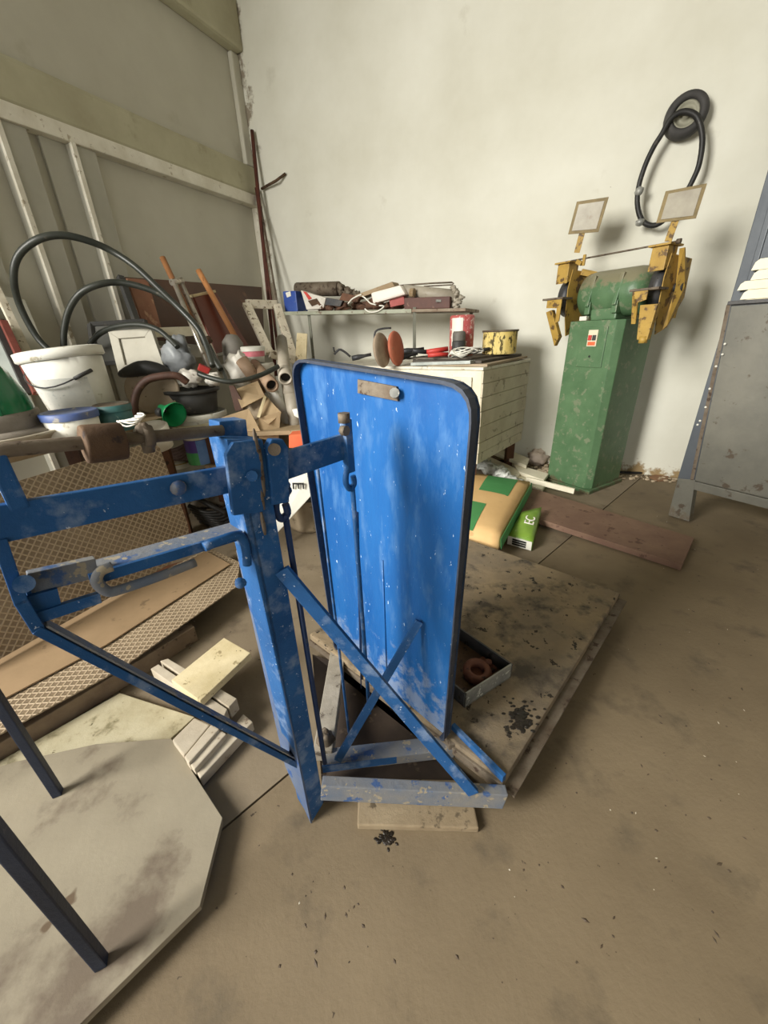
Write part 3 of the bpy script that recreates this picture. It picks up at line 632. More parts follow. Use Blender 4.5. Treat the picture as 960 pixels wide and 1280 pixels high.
part('red_stripe', MB().prism([SH(379, 364, .048), SH(383, 365, .048), SH(390, 373, .048), SH(386, 375, .048)], dS*-.002), RED, crb)
part('torn_patch', MB().prism([SH(385, 376, .048), SH(396, 373, .048), SH(400, 379, .048), SH(390, 383, .048)], dS*-.002), RUST, crb)
# roll of grey sheet
p, q = SH(372, 362, .16), SH(424, 361, .16)
mb = MB().tube([p, q], .045, 14); o = solo('sheet_roll', mb, RUSTG, 'long grey metal sheet roll lying across the shelf clutter', 'roll')
mb = MB()
for k in range(5): mb.blob(SH(426+k*5, 362+k*2.2, .15+.02*(k % 2)), .028, .028, .03, k, .7, 3)
solo('torn_foil', mb, RUSTG, 'torn crumpled foil at the right end of the grey roll', 'foil')
mb = MB(); 
for k in range(22):
    p = SH(random.uniform(402, 500), 381, random.uniform(.05, .2)); r = random.uniform(.022, .046); mb.blob(V((p.x, p.y, shz(p)+r*.7+.004)), r*1.5, r, r*.75, k+20, .8, 3.4, random.uniform(0, 3), nu=12, nv=8)
solo('rag_heap', mb, M('brown_rags', (110, 78, 60), (84, 62, 50), 16, (140, 110, 90), 30, .62, .9, 0, .4), 'brown dusty rags heaped along the middle of the shelf', 'rags', kind='stuff')
for k, (pts, b_, m_, lab_) in enumerate((([(428, 366), (450, 371), (446, 378), (424, 375)], .03, M('brown_rags', (0, 0, 0)), 'brown card scrap tilted on the rags below the grey roll'), ([(408, 372), (428, 376), (425, 383), (406, 381)], .02, DKSTEEL, 'dark metal scrap on the shelf right of the torn carton'), ([(486, 372), (504, 368), (506, 380), (488, 384)], .03, M('pink_card', (170, 96, 92), (150, 78, 74), 10, rough=.8), 'faded red card scrap under the white casing'))):
    solo('card_scrap', MB().prism([SH(x, y, b_) for x, y in pts], dS*.03), m_, lab_, 'scrap', bev=.001)
mb = MB().prism([SH(441, 370, .05), SH(490, 352, .05), SH(493, 358, .05), SH(443, 374, .05)], dS*.09); solo('wood_offcut', mb, WOOD, 'brown wooden offcut slanting up from the rags on the shelf', 'board', bev=.002)
mb = MB().prism([SH(463, 366, .0), SH(500, 356, .0), SH(507, 368, .0), SH(466, 380, .0)], dS*.06)
o = solo('white_casing', mb, M('pinkish_white_plastic', (232, 224, 214), (220, 210, 200), 8, rough=.45, bump=.05), 'white plastic casing with rounded corners on the shelf', 'casing', bev=.012)
mb = shbox(505, 370, 562, 385, .02, .14); o = solo('brown_toolbox', mb, M('dark_brown_case', (92, 58, 48), (74, 46, 40), 12, (120, 90, 76), 40, .64, .6), 'dark brown flat case under the rolled sheets on the shelf', 'case', bev=.004)
part('catch', MB().box(SH(548, 376, .012), .03, .008, .012), GALV, o)
p, q = SH(522, 367, .07), SH(568, 370, .07)
rl = thing('paper_roll', V((p.x, p.y, p.z-.03)), 'frayed grey-beige paper roll at the right end of the shelf', 'roll')
part('roll_body', MB().tube([SH(505, 364, .08), SH(572, 371, .08)], .036, 14), PVC, rl)
part('roll_core', MB().cyl(SH(513, 366, .02), SH(518, 366, .02), .024, seg=12), WOOD, rl)
fr_ = MB()
for k in range(9): fr_.blob(SH(572+random.uniform(-6, 8), 360+k*3, .06), .018, .02, .012, k, .8, 3, nu=10, nv=7)
part('frayed_end', fr_, PVC, rl)
mb = MB().tube([SH(500, 357, .1), SH(540, 354, .1), SH(565, 353, .1)], .005, 6).tube([SH(565, 353, .1), SH(567, 354.5, .1), SH(565, 356, .1), SH(530, 358, .1)], .004, 6); solo('thin_rod', mb, RUSTG, 'thin grey rod bent back on itself topping the shelf pile', 'rod')
for pts, lab in (([(435, 380), (440, 374), (447, 370), (452, 368)], 'short white wire curling up left of the white casing'), ([(453, 370), (458, 374), (463, 379), (470, 381)], 'white wire drooping just left of the white casing'), ([(456, 386), (462, 390), (472, 389), (480, 383), (474, 382)], 'white wire loop hanging over the shelf front edge')):
    solo('white_wire', MB().tube([SH(x, y, -.012) for x, y in pts], .0045, 6, spl=4), PLW, lab, 'wire', 'white wires on the wall shelf')

# ------------------------------------------------------------------ clutter on the white cabinet
def WT(px, py, dz=0): return atZ(px, py, ztop+dz)
def WY(px, py, y): return atY(px, py, y)
def disc(px, py, ry, y, m, lab, edge):
    c = WY(px, py, y); r = ry*y/531
    o = thing('abrasive_disc', V((c.x, c.y, ztop)), lab, 'disc')
    ax = V((.86, -.45, .12)).normalized(); c = V((c.x, c.y, ztop+r))
    part('disc_face', MB().lathe([(0, .012), (r*.5, .014), (r*.95, .008), (r, 0), (r*.95, -.008), (0, -.01)], c, ax, 28), m, o)
    part('centre_slot', MB().bar(c+ax*-.012+V((0, 0, -r*.8)), c+ax*-.012+V((0, 0, r*.8)), .02, .006, GW), edge, o)
    return o
disc(477, 434, 21, 2.32, M('grey_brown_disc', (164, 146, 126), (140, 124, 106), 20, rough=.8), 'grey-brown fibre disc standing on edge behind the backboard', RUST)
disc(495, 432, 21, 2.40, M('orange_red_disc', (196, 118, 92), (182, 102, 78), 14, (150, 120, 96), 20, .62, .8), 'orange-red abrasive disc standing beside the grey-brown disc', M('orange_red_disc', (0, 0, 0)))
solo('bent_wire_handle', MB().tube([WY(468, 428, 2.42), WY(469, 415, 2.42), WY(477, 411, 2.42), WY(489, 410, 2.42)], .006, 6, spl=4), DKSTEEL, 'bent dark wire arching over the grey-brown disc', 'wire')
def cyl_item(px, py_top, py_bot, wpx, y, zbase=None):
    b = WY(px, py_bot, y); z0 = b.z if zbase is None else zbase; t = WY(px, py_top, y); r = wpx/2*y/531
    return V((b.x, b.y, z0)), t.z-z0, r
c, h, r = cyl_item(576, 394, 440, 30, 2.5, ztop+.04)
can = thing('red_tin', c, 'tall red and white tin standing on the white cabinet', 'tin')
REDL = M('faded_red_label', (170, 74, 74), (190, 108, 102), 30, (222, 196, 188), 44, .56, .5, 0, .05)
part('tin_body', MB().lathe([(r, 0), (r, h*.97), (r*.9, h), (0, h)], c, (0, 0, 1), 28), REDL, can)
part('white_band', MB().prism([c+V((math.cos(a)*r*1.01, math.sin(a)*r*1.01, h*.25)) for a in [math.radians(208+8*k) for k in range(8)]] + [c+V((math.cos(a)*r*1.01, math.sin(a)*r*1.01, h*.93)) for a in [math.radians(208+8*k) for k in range(8)]][::-1], V((-.0015, -.0015, 0))), PLW, can)
ltx = M('white_print', (236, 230, 224), None, rough=.6, bump=0)
c, h, r = cyl_item(573, 414, 440, 17, 2.38, ztop+.04)
cap = thing('black_jar', c, 'small dark jar in front of the red tin', 'jar')
part('jar_body', MB().lathe([(r, 0), (r, h*.6), (r*.8, h*.66), (0, h*.66)], c, (0, 0, 1), 20), BLKP, cap)
part('jar_lid', MB().lathe([(r*.95, h*.64), (r*.95, h*.92), (r*.8, h), (0, h)], c, (0, 0, 1), 20), M('grey_lid', (110, 106, 98), (84, 82, 78), 20, rough=.6), cap)
c, h, r = cyl_item(623, 413, 446, 42, 2.5, ztop)
h -= .042; c.z = ztop+.042
yt = thing('round_tin', c, 'round tin smeared with yellow paint drips on the cabinet corner', 'tin')
part('tin_body', MB().lathe([(r*.97, 0), (r, .01), (r, h*.9), (r*1.04, h), (0, h*.98)], c, (0, 0, 1), 32), M('yellow_dripped_tin', (232, 212, 140), (216, 188, 104), 14, (84, 74, 44), 44, .52, .6, 0, .4, 50, stretch=(1, 1, .5)), yt)
part('tin_rim', MB().lathe([(r*1.06, h*.94), (r*1.06, h*1.02), (r*.9, h*1.02), (r*.9, h*.94), (r*1.06, h*.94)], c, (0, 0, 1), 32), RUSTG, yt)
def TT(u, v_, dz=0): return wf+dv*u+fd*(LEN*v_)+V((0, 0, dz))
for us, z0, m, lab in (((.04, -.01, .94, .0, .94, .30, .04, .26), 0, CARDG, 'dog-eared grey cardboard sheet under the yellow tin'),
                       ((.10, .03, .90, .02, .92, .40, .12, .36), .014, M('charcoal_board', (70, 66, 62), (90, 84, 76), 20, rough=.8), 'dark board on the cardboard sheet under the tin')):
    solo('flat_board', MB().prism([TT(us[2*i], us[2*i+1], z0+.001+(.006 if i == 1 else 0)) for i in range(4)], (0, 0, .012)), m, lab, 'board', bev=.001)
solo('flat_board', MB().prism([TT(.2, .10, .028), TT(.9, .06, .028), TT(.9, .44, .028), TT(.2, .42, .028)], (0, 0, .010)), M('grey_brown_board', (112, 104, 94), (90, 82, 72), 20, rough=.8), 'grey-brown board topmost of three under the red tin', 'board', bev=.001)
solo('metal_channel', MB().prism([TT(.03, .06, .014), TT(.03, .34, .002), TT(.12, .34, .002), TT(.12, .06, .014)], (0, 0, .016)), M('pale_grey_steel', (176, 182, 178), (150, 156, 152), 16, rough=.45, metal=.3), 'pale grey metal channel lying on the front of the white cabinet', 'channel', bev=.002)
pl_ = thing('pliers', TT(.5, .28, .04), 'red-handled pliers lying on the white cabinet', 'pliers')
part('handle', MB().tube([atY(533, 440, 2.42), atY(546, 438, 2.42), atY(560, 436, 2.42)], .014, 10), RED, pl_)
part('jaw', MB().tube([atY(533, 440, 2.42), atY(522, 439, 2.42), atY(516, 438, 2.42)], .012, 8), DKSTEEL, pl_)
part('handle', MB().tube([atY(535, 444, 2.36), atY(548, 443, 2.36), atY(560, 443, 2.36)], .012, 8), RED, pl_)
for i, (a, b_, y, r, lab) in enumerate((((498, 447), (522, 441), 2.5, .02, 'dark cylindrical tool lying right of the orange-red disc'), ((584, 440), (612, 436), 2.42, .016, 'dark tool handle lying beside the cable bundle'), ((440, 448), (464, 443), 2.6, .016, 'dark small tool on the cabinet left of the discs'), ((500, 440), (530, 436), 2.6, .018, 'dark bar tool behind the cylindrical tool on the cabinet'))):
    pa, pb_ = atY(*a, y), atY(*b_, y); solo('hand_tool', MB().tube([pa, (pa*2+pb_)/3, (pa+pb_*2)/3, pb_], (lambda t, r=r: r*(1 if t < .4 else .6)), 10), DKSTEEL, lab, 'tool')
mb = MB()
for k in range(5):
    c = atY(570+k*4, 444-k*1.8, 2.25); pts = [c+V((math.cos(a)*(.04+.01*k), math.sin(a)*.03, .012*math.sin(2*a+k))) for a in [2*math.pi*j/8 for j in range(8)]]
    mb.tube(pts, .0035, 6, closed=True, spl=3)
solo('cable_bundle', mb, PLW, 'tangled white cable bundle in front of the red tin', 'cable')
mb = MB().tube([WY(418, 443, 2.75), WY(424, 437, 2.75), WY(431, 440, 2.75), WY(438, 446, 2.75)], .008, 6, spl=3).tube([WY(418, 440, 2.75), WY(417, 434, 2.75)], .006, 6)
solo('bent_bracket', mb, DKSTEEL, 'small bent dark bracket peeking over the backboard top', 'bracket')

# ================================================================== boards, sack and plank at the foot of the wall
pk0, pk1, pk2, pk3 = atZ(655, 607, .045), atZ(868, 672, .03), atZ(853, 706, .03), atZ(650, 641, .045)
solo('plank', MB().prism([pk0, pk1, pk2, pk3], (0, 0, -.028)), WOODB, 'long brown plank lying on the floor before the grinder', 'plank', bev=.002)
WHM = M('cream_moulding', (232, 226, 204), (220, 212, 188), 8, (190, 178, 150), 24, .66, .6, 0, .1)
ms = [([(594, 556), (612, 553), (662, 573), (658, 582)], .075, 'top cream moulding end in the pile by the white cabinet'), ([(594, 563), (640, 583), (652, 590), (645, 600), (594, 580)], .04, 'broad cream board end in the pile by the white cabinet'),
      ([(640, 578), (662, 585), (686, 592), (680, 600), (650, 590)], .05, 'short cream moulding right in the pile by the cabinet'), ([(640, 588), (684, 603), (678, 612), (636, 598)], .025, 'low cream board at the front of the pile by the cabinet')]
for k, (pts, z, lab) in enumerate(ms):
    P_ = [atZ(x, y, z) for x, y in pts]; solo('moulding_offcut', MB().prism(P_, (0, 0, -.022)), WHM, lab, 'moulding', 'cream mouldings by the white cabinet', bev=.002)
solo('support_block', MB().box(atZ(640, 590, .0)+V((0, .06, .01)), .22, .14, .02, -.9), WOODD, 'dark wood block under the cream mouldings', 'block', bev=.003)
solo('moulding_strip', MB().bar(atZ(658, 599, .06), atZ(718, 614, .052), .03, .014, (0, 0, 1)), WHM, 'thin pale strip resting on the brown plank below the grinder', 'moulding', bev=.001)
pb0 = atZ(668, 575, .0)
mb = MB().blob(atZ(672, 572, .05), .07, .06, .06, 3, .5, 2.5).blob(atZ(660, 560, .09), .07, .06, .06, 5, .5, 2.5)
solo('rubble_bag', mb, M('dusty_pink_plastic', (212, 196, 182), (190, 172, 156), 12, (150, 130, 112), 24, .6, .7, 0, .5, 30), 'crumpled pale bag between white cabinet and grinder', 'bag')
rbm = MB()
for k in range(60):
    q = atZ(random.uniform(648, 690), random.uniform(572, 600), 0); r = random.uniform(.006, .022); rbm.blob(q+V((0, 0, r*.4)), r*1.2, r, r*.7, k, .6, 3, nu=7, nv=5)
rbw = MB()
for k in range(40):
    q = atZ(random.uniform(770, 845), random.uniform(594, 603), 0); q += WN*max(0, .04-(q-WP).dot(WN)); r = random.uniform(.004, .012); rbw.blob(q+V((0, 0, r*.4)), r*1.4, r, r*.6, k+70, .6, 3, nu=7, nv=5)
solo('plaster_rubble', rbm, M('plaster_rubble', (196, 182, 158), (160, 140, 114), 20, (120, 98, 76), 40, .6, .9), 'pale plaster rubble between the white cabinet and the grinder pedestal', 'rubble', kind='stuff')
solo('plaster_crumbs', rbw, MATS['plaster_rubble'], 'plaster crumbs fallen along the wall foot right of the grinder', 'rubble', kind='stuff')
solo('plastic_scrap', MB().tube([atZ(672, 548, .06), atZ(678, 543, .075), atZ(684, 545, .06)], .018, 8, spl=3), M('faded_red', (190, 110, 104), (206, 140, 130), 12), 'faded red plastic piece by the grinder pedestal', 'plastic')
CLEARB = M('clear_polythene', (206, 208, 202), (176, 180, 174), 14, (232, 232, 228), 40, .6, .2, 0, .8, 26)
mb = MB()
for k in range(9): mb.blob(atZ(596+k*6, 578+k*3.2+random.uniform(-3, 3), .07), .05, .05, .035, k+40, .7, 3, nu=14, nv=9)
solo('plastic_wrap', mb, CLEARB, 'crumpled clear plastic wrap behind the paper sack', 'wrap', kind='stuff')
# paper sack (tan with green patches)
SACK = M('tan_sack_paper', (216, 180, 126), (204, 166, 112), 5, (190, 152, 104), 18, .64, .75, 0, .25, 18)
SGRN = M('sack_green_print', (64, 132, 74), (74, 142, 84), 8, rough=.7, bump=.2, bsc=18)
sA, sB, sC, sD = atZ(572, 588, .11), atZ(662, 602, .11), atZ(622, 672, .11), atZ(536, 650, .11)
sk = thing('paper_sack', V(((sA+sB+sC+sD)/4).to_tuple()[:2]+(0,)), 'full tan paper sack with green printed corners lying on the floor', 'sack')
def bil(u, v_): return (sA*(1-u)+sB*u)*(1-v_)+(sD*(1-u)+sC*u)*v_
def puff(u, v_): return .022*(1-(2*u-1)**4)*(1-(2*v_-1)**4)
def patch(u0, u1, v0, v1, lift, nu=8):
    vs = []; fs = []
    for j in range(nu+1):
        for i in range(nu+1):
            u = u0+(u1-u0)*i/nu; v_ = v0+(v1-v0)*j/nu; p = bil(u, v_); vs.append(p+V((0, 0, puff(u, v_)+lift)))
    for j in range(nu):
        for i in range(nu): k = j*(nu+1)+i; fs.append([k, k+1, k+nu+2, k+nu+1])
    m = MB().add(vs, fs, True); n_ = len(vs); m.add([p-V((0, 0, .002)) for p in vs], [f[::-1] for f in fs], True); return m
body = MB(); nu = 10; vs = []; fs = []
for j in range(nu+1):
    for i in range(nu+1): u, v_ = i/nu, j/nu; vs.append(bil(u, v_)+V((0, 0, puff(u, v_))))
for j in range(nu):
    for i in range(nu): k = j*(nu+1)+i; fs.append([k, k+1, k+nu+2, k+nu+1])
ring = [i for i in range(nu+1)]+[(j+1)*(nu+1)-1 for j in range(1, nu+1)]+[nu*(nu+1)+i for i in range(nu-1, -1, -1)]+[j*(nu+1) for j in range(nu-1, 0, -1)]
ctr = (sA+sB+sC+sD)/4; o_ = len(vs)
for i in ring: vs.append(V((vs[i].x, vs[i].y, .055))+(vs[i]-ctr)*.05)
for i in ring: q = vs[i]+(ctr-vs[i])*.10; vs.append(V((q.x, q.y, .002)))
m_ = len(ring)
for k in range(m_):
    k2_ = (k+1) % m_; fs.append([ring[k], ring[k2_], o_+k2_, o_+k]); fs.append([o_+k, o_+k2_, o_+m_+k2_, o_+m_+k])
fs.append([o_+m_+k for k in range(m_)])
part('sack_body', body.add(vs, fs, True), SACK, sk)
part('green_patch', patch(.46, .86, .02, .42, .0016), SGRN, sk, label='green printed corner patch')
part('green_patch', patch(.14, .66, .64, 1.0, .0016), SGRN, sk, label='green printed front patch')
part('green_patch', patch(.0, .2, .0, .25, .0016), SGRN, sk, label='green printed rear patch')
e1 = (sC-sB).normalized(); on = V((-e1.y, e1.x, 0)); on = on if on.dot(ctr-sB) < 0 else -on
part('green_side', MB().prism([sB+on*.012+V((0, 0, -.004)), sC+on*.012+V((0, 0, -.004)), V((sC.x, sC.y, .058))+on*.018, V((sB.x, sB.y, .058))+on*.018], on*.002), SGRN, sk, label='green printed sack side')
# small green bag
gb0 = atZ(655, 684, 0)
gbag = thing('seed_bag', gb0+V((.0, .06, 0)), 'small lime-green plastic bag with white lettering beside the tan sack', 'bag')
LIME = M('lime_plastic', (128, 160, 62), (104, 140, 48), 9, (196, 206, 160), 26, .64, .35, 0, .35, 26)
ga, gb_, gc_, gd_ = atZ(652, 640, .085), atZ(677, 634, .085), atZ(666, 676, .05), atZ(636, 668, .05)
gtop = [ga, gb_, gc_, gd_]; gc0 = sum(gtop, V())/4
gbot = [V((p.x, p.y, .003))+(p-gc0)*.06 for p in gtop]
gm = MB(); nn = 6; vs = []; fs = []
for j in range(nn+1):
    for i in range(nn+1):
        u, v_ = i/nn, j/nn; p = (ga*(1-u)+gb_*u)*(1-v_)+(gd_*(1-u)+gc_*u)*v_
        vs.append(p+V((0, 0, .014*(1-(2*u-1)**2)*(1-(2*v_-1)**2)+.004*noise.noise(p*30))))
for j in range(nn):
    for i in range(nn): k = j*(nn+1)+i; fs.append([k, k+1, k+nn+2, k+nn+1])
ring = [i for i in range(nn+1)]+[(j+1)*(nn+1)-1 for j in range(1, nn+1)]+[nn*(nn+1)+i for i in range(nn-1, -1, -1)]+[j*(nn+1) for j in range(nn-1, 0, -1)]
o_ = len(vs); m_ = len(ring)
for i in ring: q = vs[i]; vs.append(V((q.x, q.y, .003))+(V((q.x, q.y, 0))-V((gc0.x, gc0.y, 0)))*.05)
for k in range(m_): fs.append([ring[k], ring[(k+1) % m_], o_+(k+1) % m_, o_+k])
fs.append([o_+k for k in range(m_)])
part('bag_body', gm.add(vs, fs, True), LIME, gbag)
eg = (gb_-gc_); WPR = M('white_print', (0, 0, 0)); BPR = M('black_print', (28, 28, 28), None, rough=.6, bump=0)
gn = V(((gc_-gb_).y*1.0, -(gc_-gb_).x, 0)).normalized()
gn = gn if gn.dot(gc0-gb_) < 0 else -gn
mid = (gb_+gc_)*.33+(ga+gd_)*.17; text('lettering', 'EC', V((mid.x, mid.y, .0))+V((0, 0, (gb_.z+gc_.z)/2+.0135)), (gb_-gc_), (ga-gb_), .062, WPR, gbag, .0015)
lb0, lb1 = gd_, gc_
fn = V(((lb1-lb0).y, -(lb1-lb0).x, 0)).normalized()
part('white_label', MB().prism([lb0+fn*.006+V((0, 0, -.004)), lb1+fn*.006+V((0, 0, -.004)), V((lb1.x, lb1.y, .004))+fn*.008, V((lb0.x, lb0.y, .004))+fn*.008], fn*.0015), PLW, gbag)
bk_ = MB(); bw = (lb1-lb0)
for rr in range(3): bk_.prism([lb0+bw*.2+fn*.009+V((0, 0, -.010-.011*rr)), lb0+bw*.78+fn*.009+V((0, 0, -.010-.011*rr)), lb0+bw*.78+fn*.0095+V((0, 0, -.018-.011*rr)), lb0+bw*.2+fn*.0095+V((0, 0, -.018-.011*rr))], fn*.001)
part('black_print', bk_, BPR, gbag)
# floor hose and flake by the back wall
solo('floor_cable', MB().tube([atZ(760, 588, .008), atZ(775, 590, .008), atZ(800, 591, .008), atZ(825, 589, .008), atZ(843, 583, .008)], .008, 8, spl=4), BLK, 'black cable lying along the wall foot right of the grinder', 'cable')
solo('plaster_flake', MB().prism([atZ(811, 597, 0), atZ(825, 592, 0), atZ(836, 594, 0), atZ(834, 601, 0), atZ(822, 602, 0)], (0, 0, .006)), M('brown_flake', (140, 104, 76), (120, 90, 66), 14), 'brown plaster flake on the floor near the cabinet leg', 'flake')

# ================================================================== upturned table, weathered board, offcuts on the left
OCT = M('dusty_tabletop', (146, 137, 118), (126, 117, 100), 2.6, (102, 90, 76), 5, .56, .7, 0, .2, 30, (92, 76, 58), 9, .70, .1)
tb = thing('upturned_table', V((-.75, .33, .0)), 'upturned octagonal table with dusty grey top and navy steel legs in the air', 'table')
tz = .034
op = [atZ(214, 923, tz), atZ(278, 1022, tz), atZ(250, 1132, tz), atZ(98, 1282, tz), V((-.62, .03, tz)), V((-1.02, .02, tz)), V((-1.2, .22, tz)), V((-1.16, .48, tz)), atZ(20, 952, tz), atZ(120, 930, tz)]
part('tabletop', MB().prism(op, (0, 0, -.014)), OCT, tb, .001)
for px, py, hh in ((80, 990, .62), (137, 1200, .62)):
    b_ = atZ(px, py, tz); part('leg', MB().para(b_+V((-.014, -.014, 0)), (.015, .007, 0), (-.007, .015, 0), (0, 0, hh)), NAVY, tb, .002)
for b_ in (V((-1.02, .12, tz)), V((-1.06, .44, tz))): part('leg', MB().para(b_, (.015, .007, 0), (-.007, .015, 0), (0, 0, .62)), NAVY, tb, .002)
LICH = M('weathered_pale_board', (182, 174, 148), (158, 148, 118), 8, (124, 116, 88), 16, .56, .85, 0, .4, 50, (96, 88, 62), 40, .68, .1)
wz = .018
solo('weathered_board', MB().prism([atZ(150, 866, wz), atZ(243, 896, wz), atZ(206, 930, wz), atZ(150, 985, wz), atZ(-60, 1040, wz), atZ(-60, 985, wz)], (0, 0, -.016)), LICH, 'pale weathered board mottled with lichen, half under the upturned table', 'board', bev=.002)
OFF = M('dusty_white_timber', (190, 180, 162), (166, 154, 134), 12, (124, 108, 92), 26, .6, .75, 0, .3, 60)
solo('timber_offcut', MB().prism([atZ(280, 797, .10), atZ(313, 816, .10), atZ(250, 876, .10), atZ(214, 850, .10)], (0, 0, -.022)), WOODL, 'pale plank end with nail holes lying across the offcuts', 'board', 'timber offcuts beside the scale column', .002)
solo('timber_block', MB().prism([atZ(200, 826, .076), atZ(210, 823, .076), atZ(296, 873, .076), atZ(286, 884, .076)], (0, 0, -.04)), OFF, 'dusty batten under the pale plank end', 'batten', bev=.002)
solo('timber_block', MB().prism([atZ(188, 836, .074), atZ(198, 830, .074), atZ(284, 886, .074), atZ(278, 900, .074)], (0, 0, -.05)), OFF, 'second dusty batten alongside the blue strap', 'batten', bev=.002)
for k, (pts, z, h, lab) in enumerate((([(243, 897), (262, 906), (230, 945), (215, 925)], .05, .04, 'flat grey board piece next to the weathered board'),
                         ([(264, 905), (274, 911), (236, 954), (230, 946)], .058, .03, 'narrow grooved frame strip, middle of the offcuts'),
                         ([(274, 912), (283, 917), (243, 962), (237, 955)], .05, .03, 'reddish worn frame strip beside the grooved strip'),
                         ([(304, 892), (316, 902), (250, 973), (244, 962), (286, 914)], .035, .03, 'outermost white flaking frame strip on the floor'))):
    solo('frame_strip', MB().prism([atZ(x, y, z) for x, y in pts], (0, 0, -h)), OFF, lab, 'timber', 'timber offcuts beside the scale column', .003)
# tread plates
TREAD = bpy.data.materials.new('tread_plate'); TREAD.use_nodes = True
nt = TREAD.node_tree; N = nt.nodes; L = nt.links; bs = N['Principled BSDF']
tc = N.new('ShaderNodeTexCoord'); mp = N.new('ShaderNodeMapping'); mp.inputs['Rotation'].default_value = (0, 0, math.radians(45)); mp.inputs['Scale'].default_value = (60, 60, 60)
L.new(tc.outputs['Object'], mp.inputs[0]); sx = N.new('ShaderNodeSeparateXYZ'); L.new(mp.outputs[0], sx.inputs[0])
pg = []
for ax in (0, 1):
    k = N.new('ShaderNodeMath'); k.operation = 'PINGPONG'; k.inputs[1].default_value = .5; L.new(sx.outputs[ax], k.inputs[0]); pg.append(k)
mn = N.new('ShaderNodeMath'); mn.operation = 'MINIMUM'; L.new(pg[0].outputs[0], mn.inputs[0]); L.new(pg[1].outputs[0], mn.inputs[1])
rp = N.new('ShaderNodeValToRGB'); rp.color_ramp.elements[0].position = .06; rp.color_ramp.elements[0].color = (1, 1, 1, 1); rp.color_ramp.elements[1].position = .2; rp.color_ramp.elements[1].color = (0, 0, 0, 1); L.new(mn.outputs[0], rp.inputs[0])
nz = N.new('ShaderNodeTexNoise'); nz.inputs['Scale'].default_value = 6; nz.inputs['Detail'].default_value = 6; L.new(tc.outputs['Object'], nz.inputs[0])
r2 = N.new('ShaderNodeValToRGB'); r2.color_ramp.elements[0].position = .35; r2.color_ramp.elements[1].position = .7
r2.color_ramp.elements[0].color = lin((112, 95, 74)); r2.color_ramp.elements[1].color = lin((146, 128, 104)); L.new(nz.outputs[0], r2.inputs[0])
mx = N.new('ShaderNodeMix'); mx.data_type = 'RGBA'; L.new(rp.outputs[0], mx.inputs[0]); L.new(r2.outputs[0], mx.inputs[6]); mx.inputs[7].default_value = lin((168, 150, 124))
L.new(mx.outputs[2], bs.inputs['Base Color']); bs.inputs['Roughness'].default_value = .6; bs.inputs['Metallic'].default_value = .15
bn = N.new('ShaderNodeBump'); bn.inputs['Strength'].default_value = .6; bn.inputs['Distance'].default_value = .003; L.new(rp.outputs[0], bn.inputs['Height']); L.new(bn.outputs[0], bs.inputs['Normal'])
def plate(name, pts, th, m, lab, cat, bev=0, **k):
    """sheet through world points, its object axes lying in the sheet"""
    a = (pts[1]-pts[0]).normalized(); nn = a.cross(pts[-1]-pts[0]).normalized(); b = nn.cross(a)
    R = Matrix((a, b, nn)).transposed(); return solo(name, MB().prism(pts, nn*th), m, lab, cat, bev=bev, rot=R, **k)
bz = .105
t0, t1 = atZ(-80, 868, bz), atZ(240, 690, bz)
t2 = atZ(197, 550, .56)
tn = (t1-t0).cross(t2-t0).normalized()
def TP(px, py): return onP(px, py, t0, tn)
plate('tread_plate', [TP(-80, 868), TP(238, 690), TP(234, 655), TP(199, 560), TP(190, 552), TP(120, 572), TP(20, 602), TP(-80, 632)], .004, TREAD, 'large brown diamond tread plate leaning upright behind the scale beam', 'plate')
plate('tread_plate', [atZ(-90, 968, .08), atZ(150, 838, .08), atZ(296, 734, .08), atZ(300, 704, .08), atZ(262, 686, .08), atZ(-90, 860, .08)], .004, TREAD, 'diamond tread plate lying flat under the brown board', 'plate')
plate('hardboard_sheet', [atZ(-90, 925, .088), atZ(133, 807, .088), atZ(288, 706, .088), atZ(258, 690, .088), atZ(80, 778, .088), atZ(-90, 868, .088)], .004, M('brown_hardboard', (148, 124, 94), (132, 110, 82), 5, (112, 92, 68), 14, .62, .75, 0, .15, 30), 'smooth brown hardboard sheet lying on the flat tread plate', 'board')
# timber skids carrying the plates
k0_, k1_ = atZ(-90, 1000, .05), atZ(243, 784, .05)
solo('timber_rail', MB().prism([atZ(-60, 965, .06), atZ(180, 822, .06), atZ(243, 783, .06), atZ(236, 777, .06), atZ(-60, 945, .06)], (0, 0, -.058)), M('greyish_timber', (130, 112, 90), (108, 90, 72), 14, (84, 70, 56), 30, .6, .8, 0, .3), 'dusty timber rail along the edge of the flat tread plate', 'batten', bev=.003)
for f_ in (.25, .8):
    p = atZ(-60, 900, .04).lerp(atZ(262, 700, .04), f_); solo('skid_block', MB().box(V((p.x-.03, p.y+.03, .0375)), .22, .09, .075, .5), WOODD, 'dark wooden block under the flat tread plate, %s' % ('near end' if f_ < .5 else 'far end'), 'block', bev=.003)

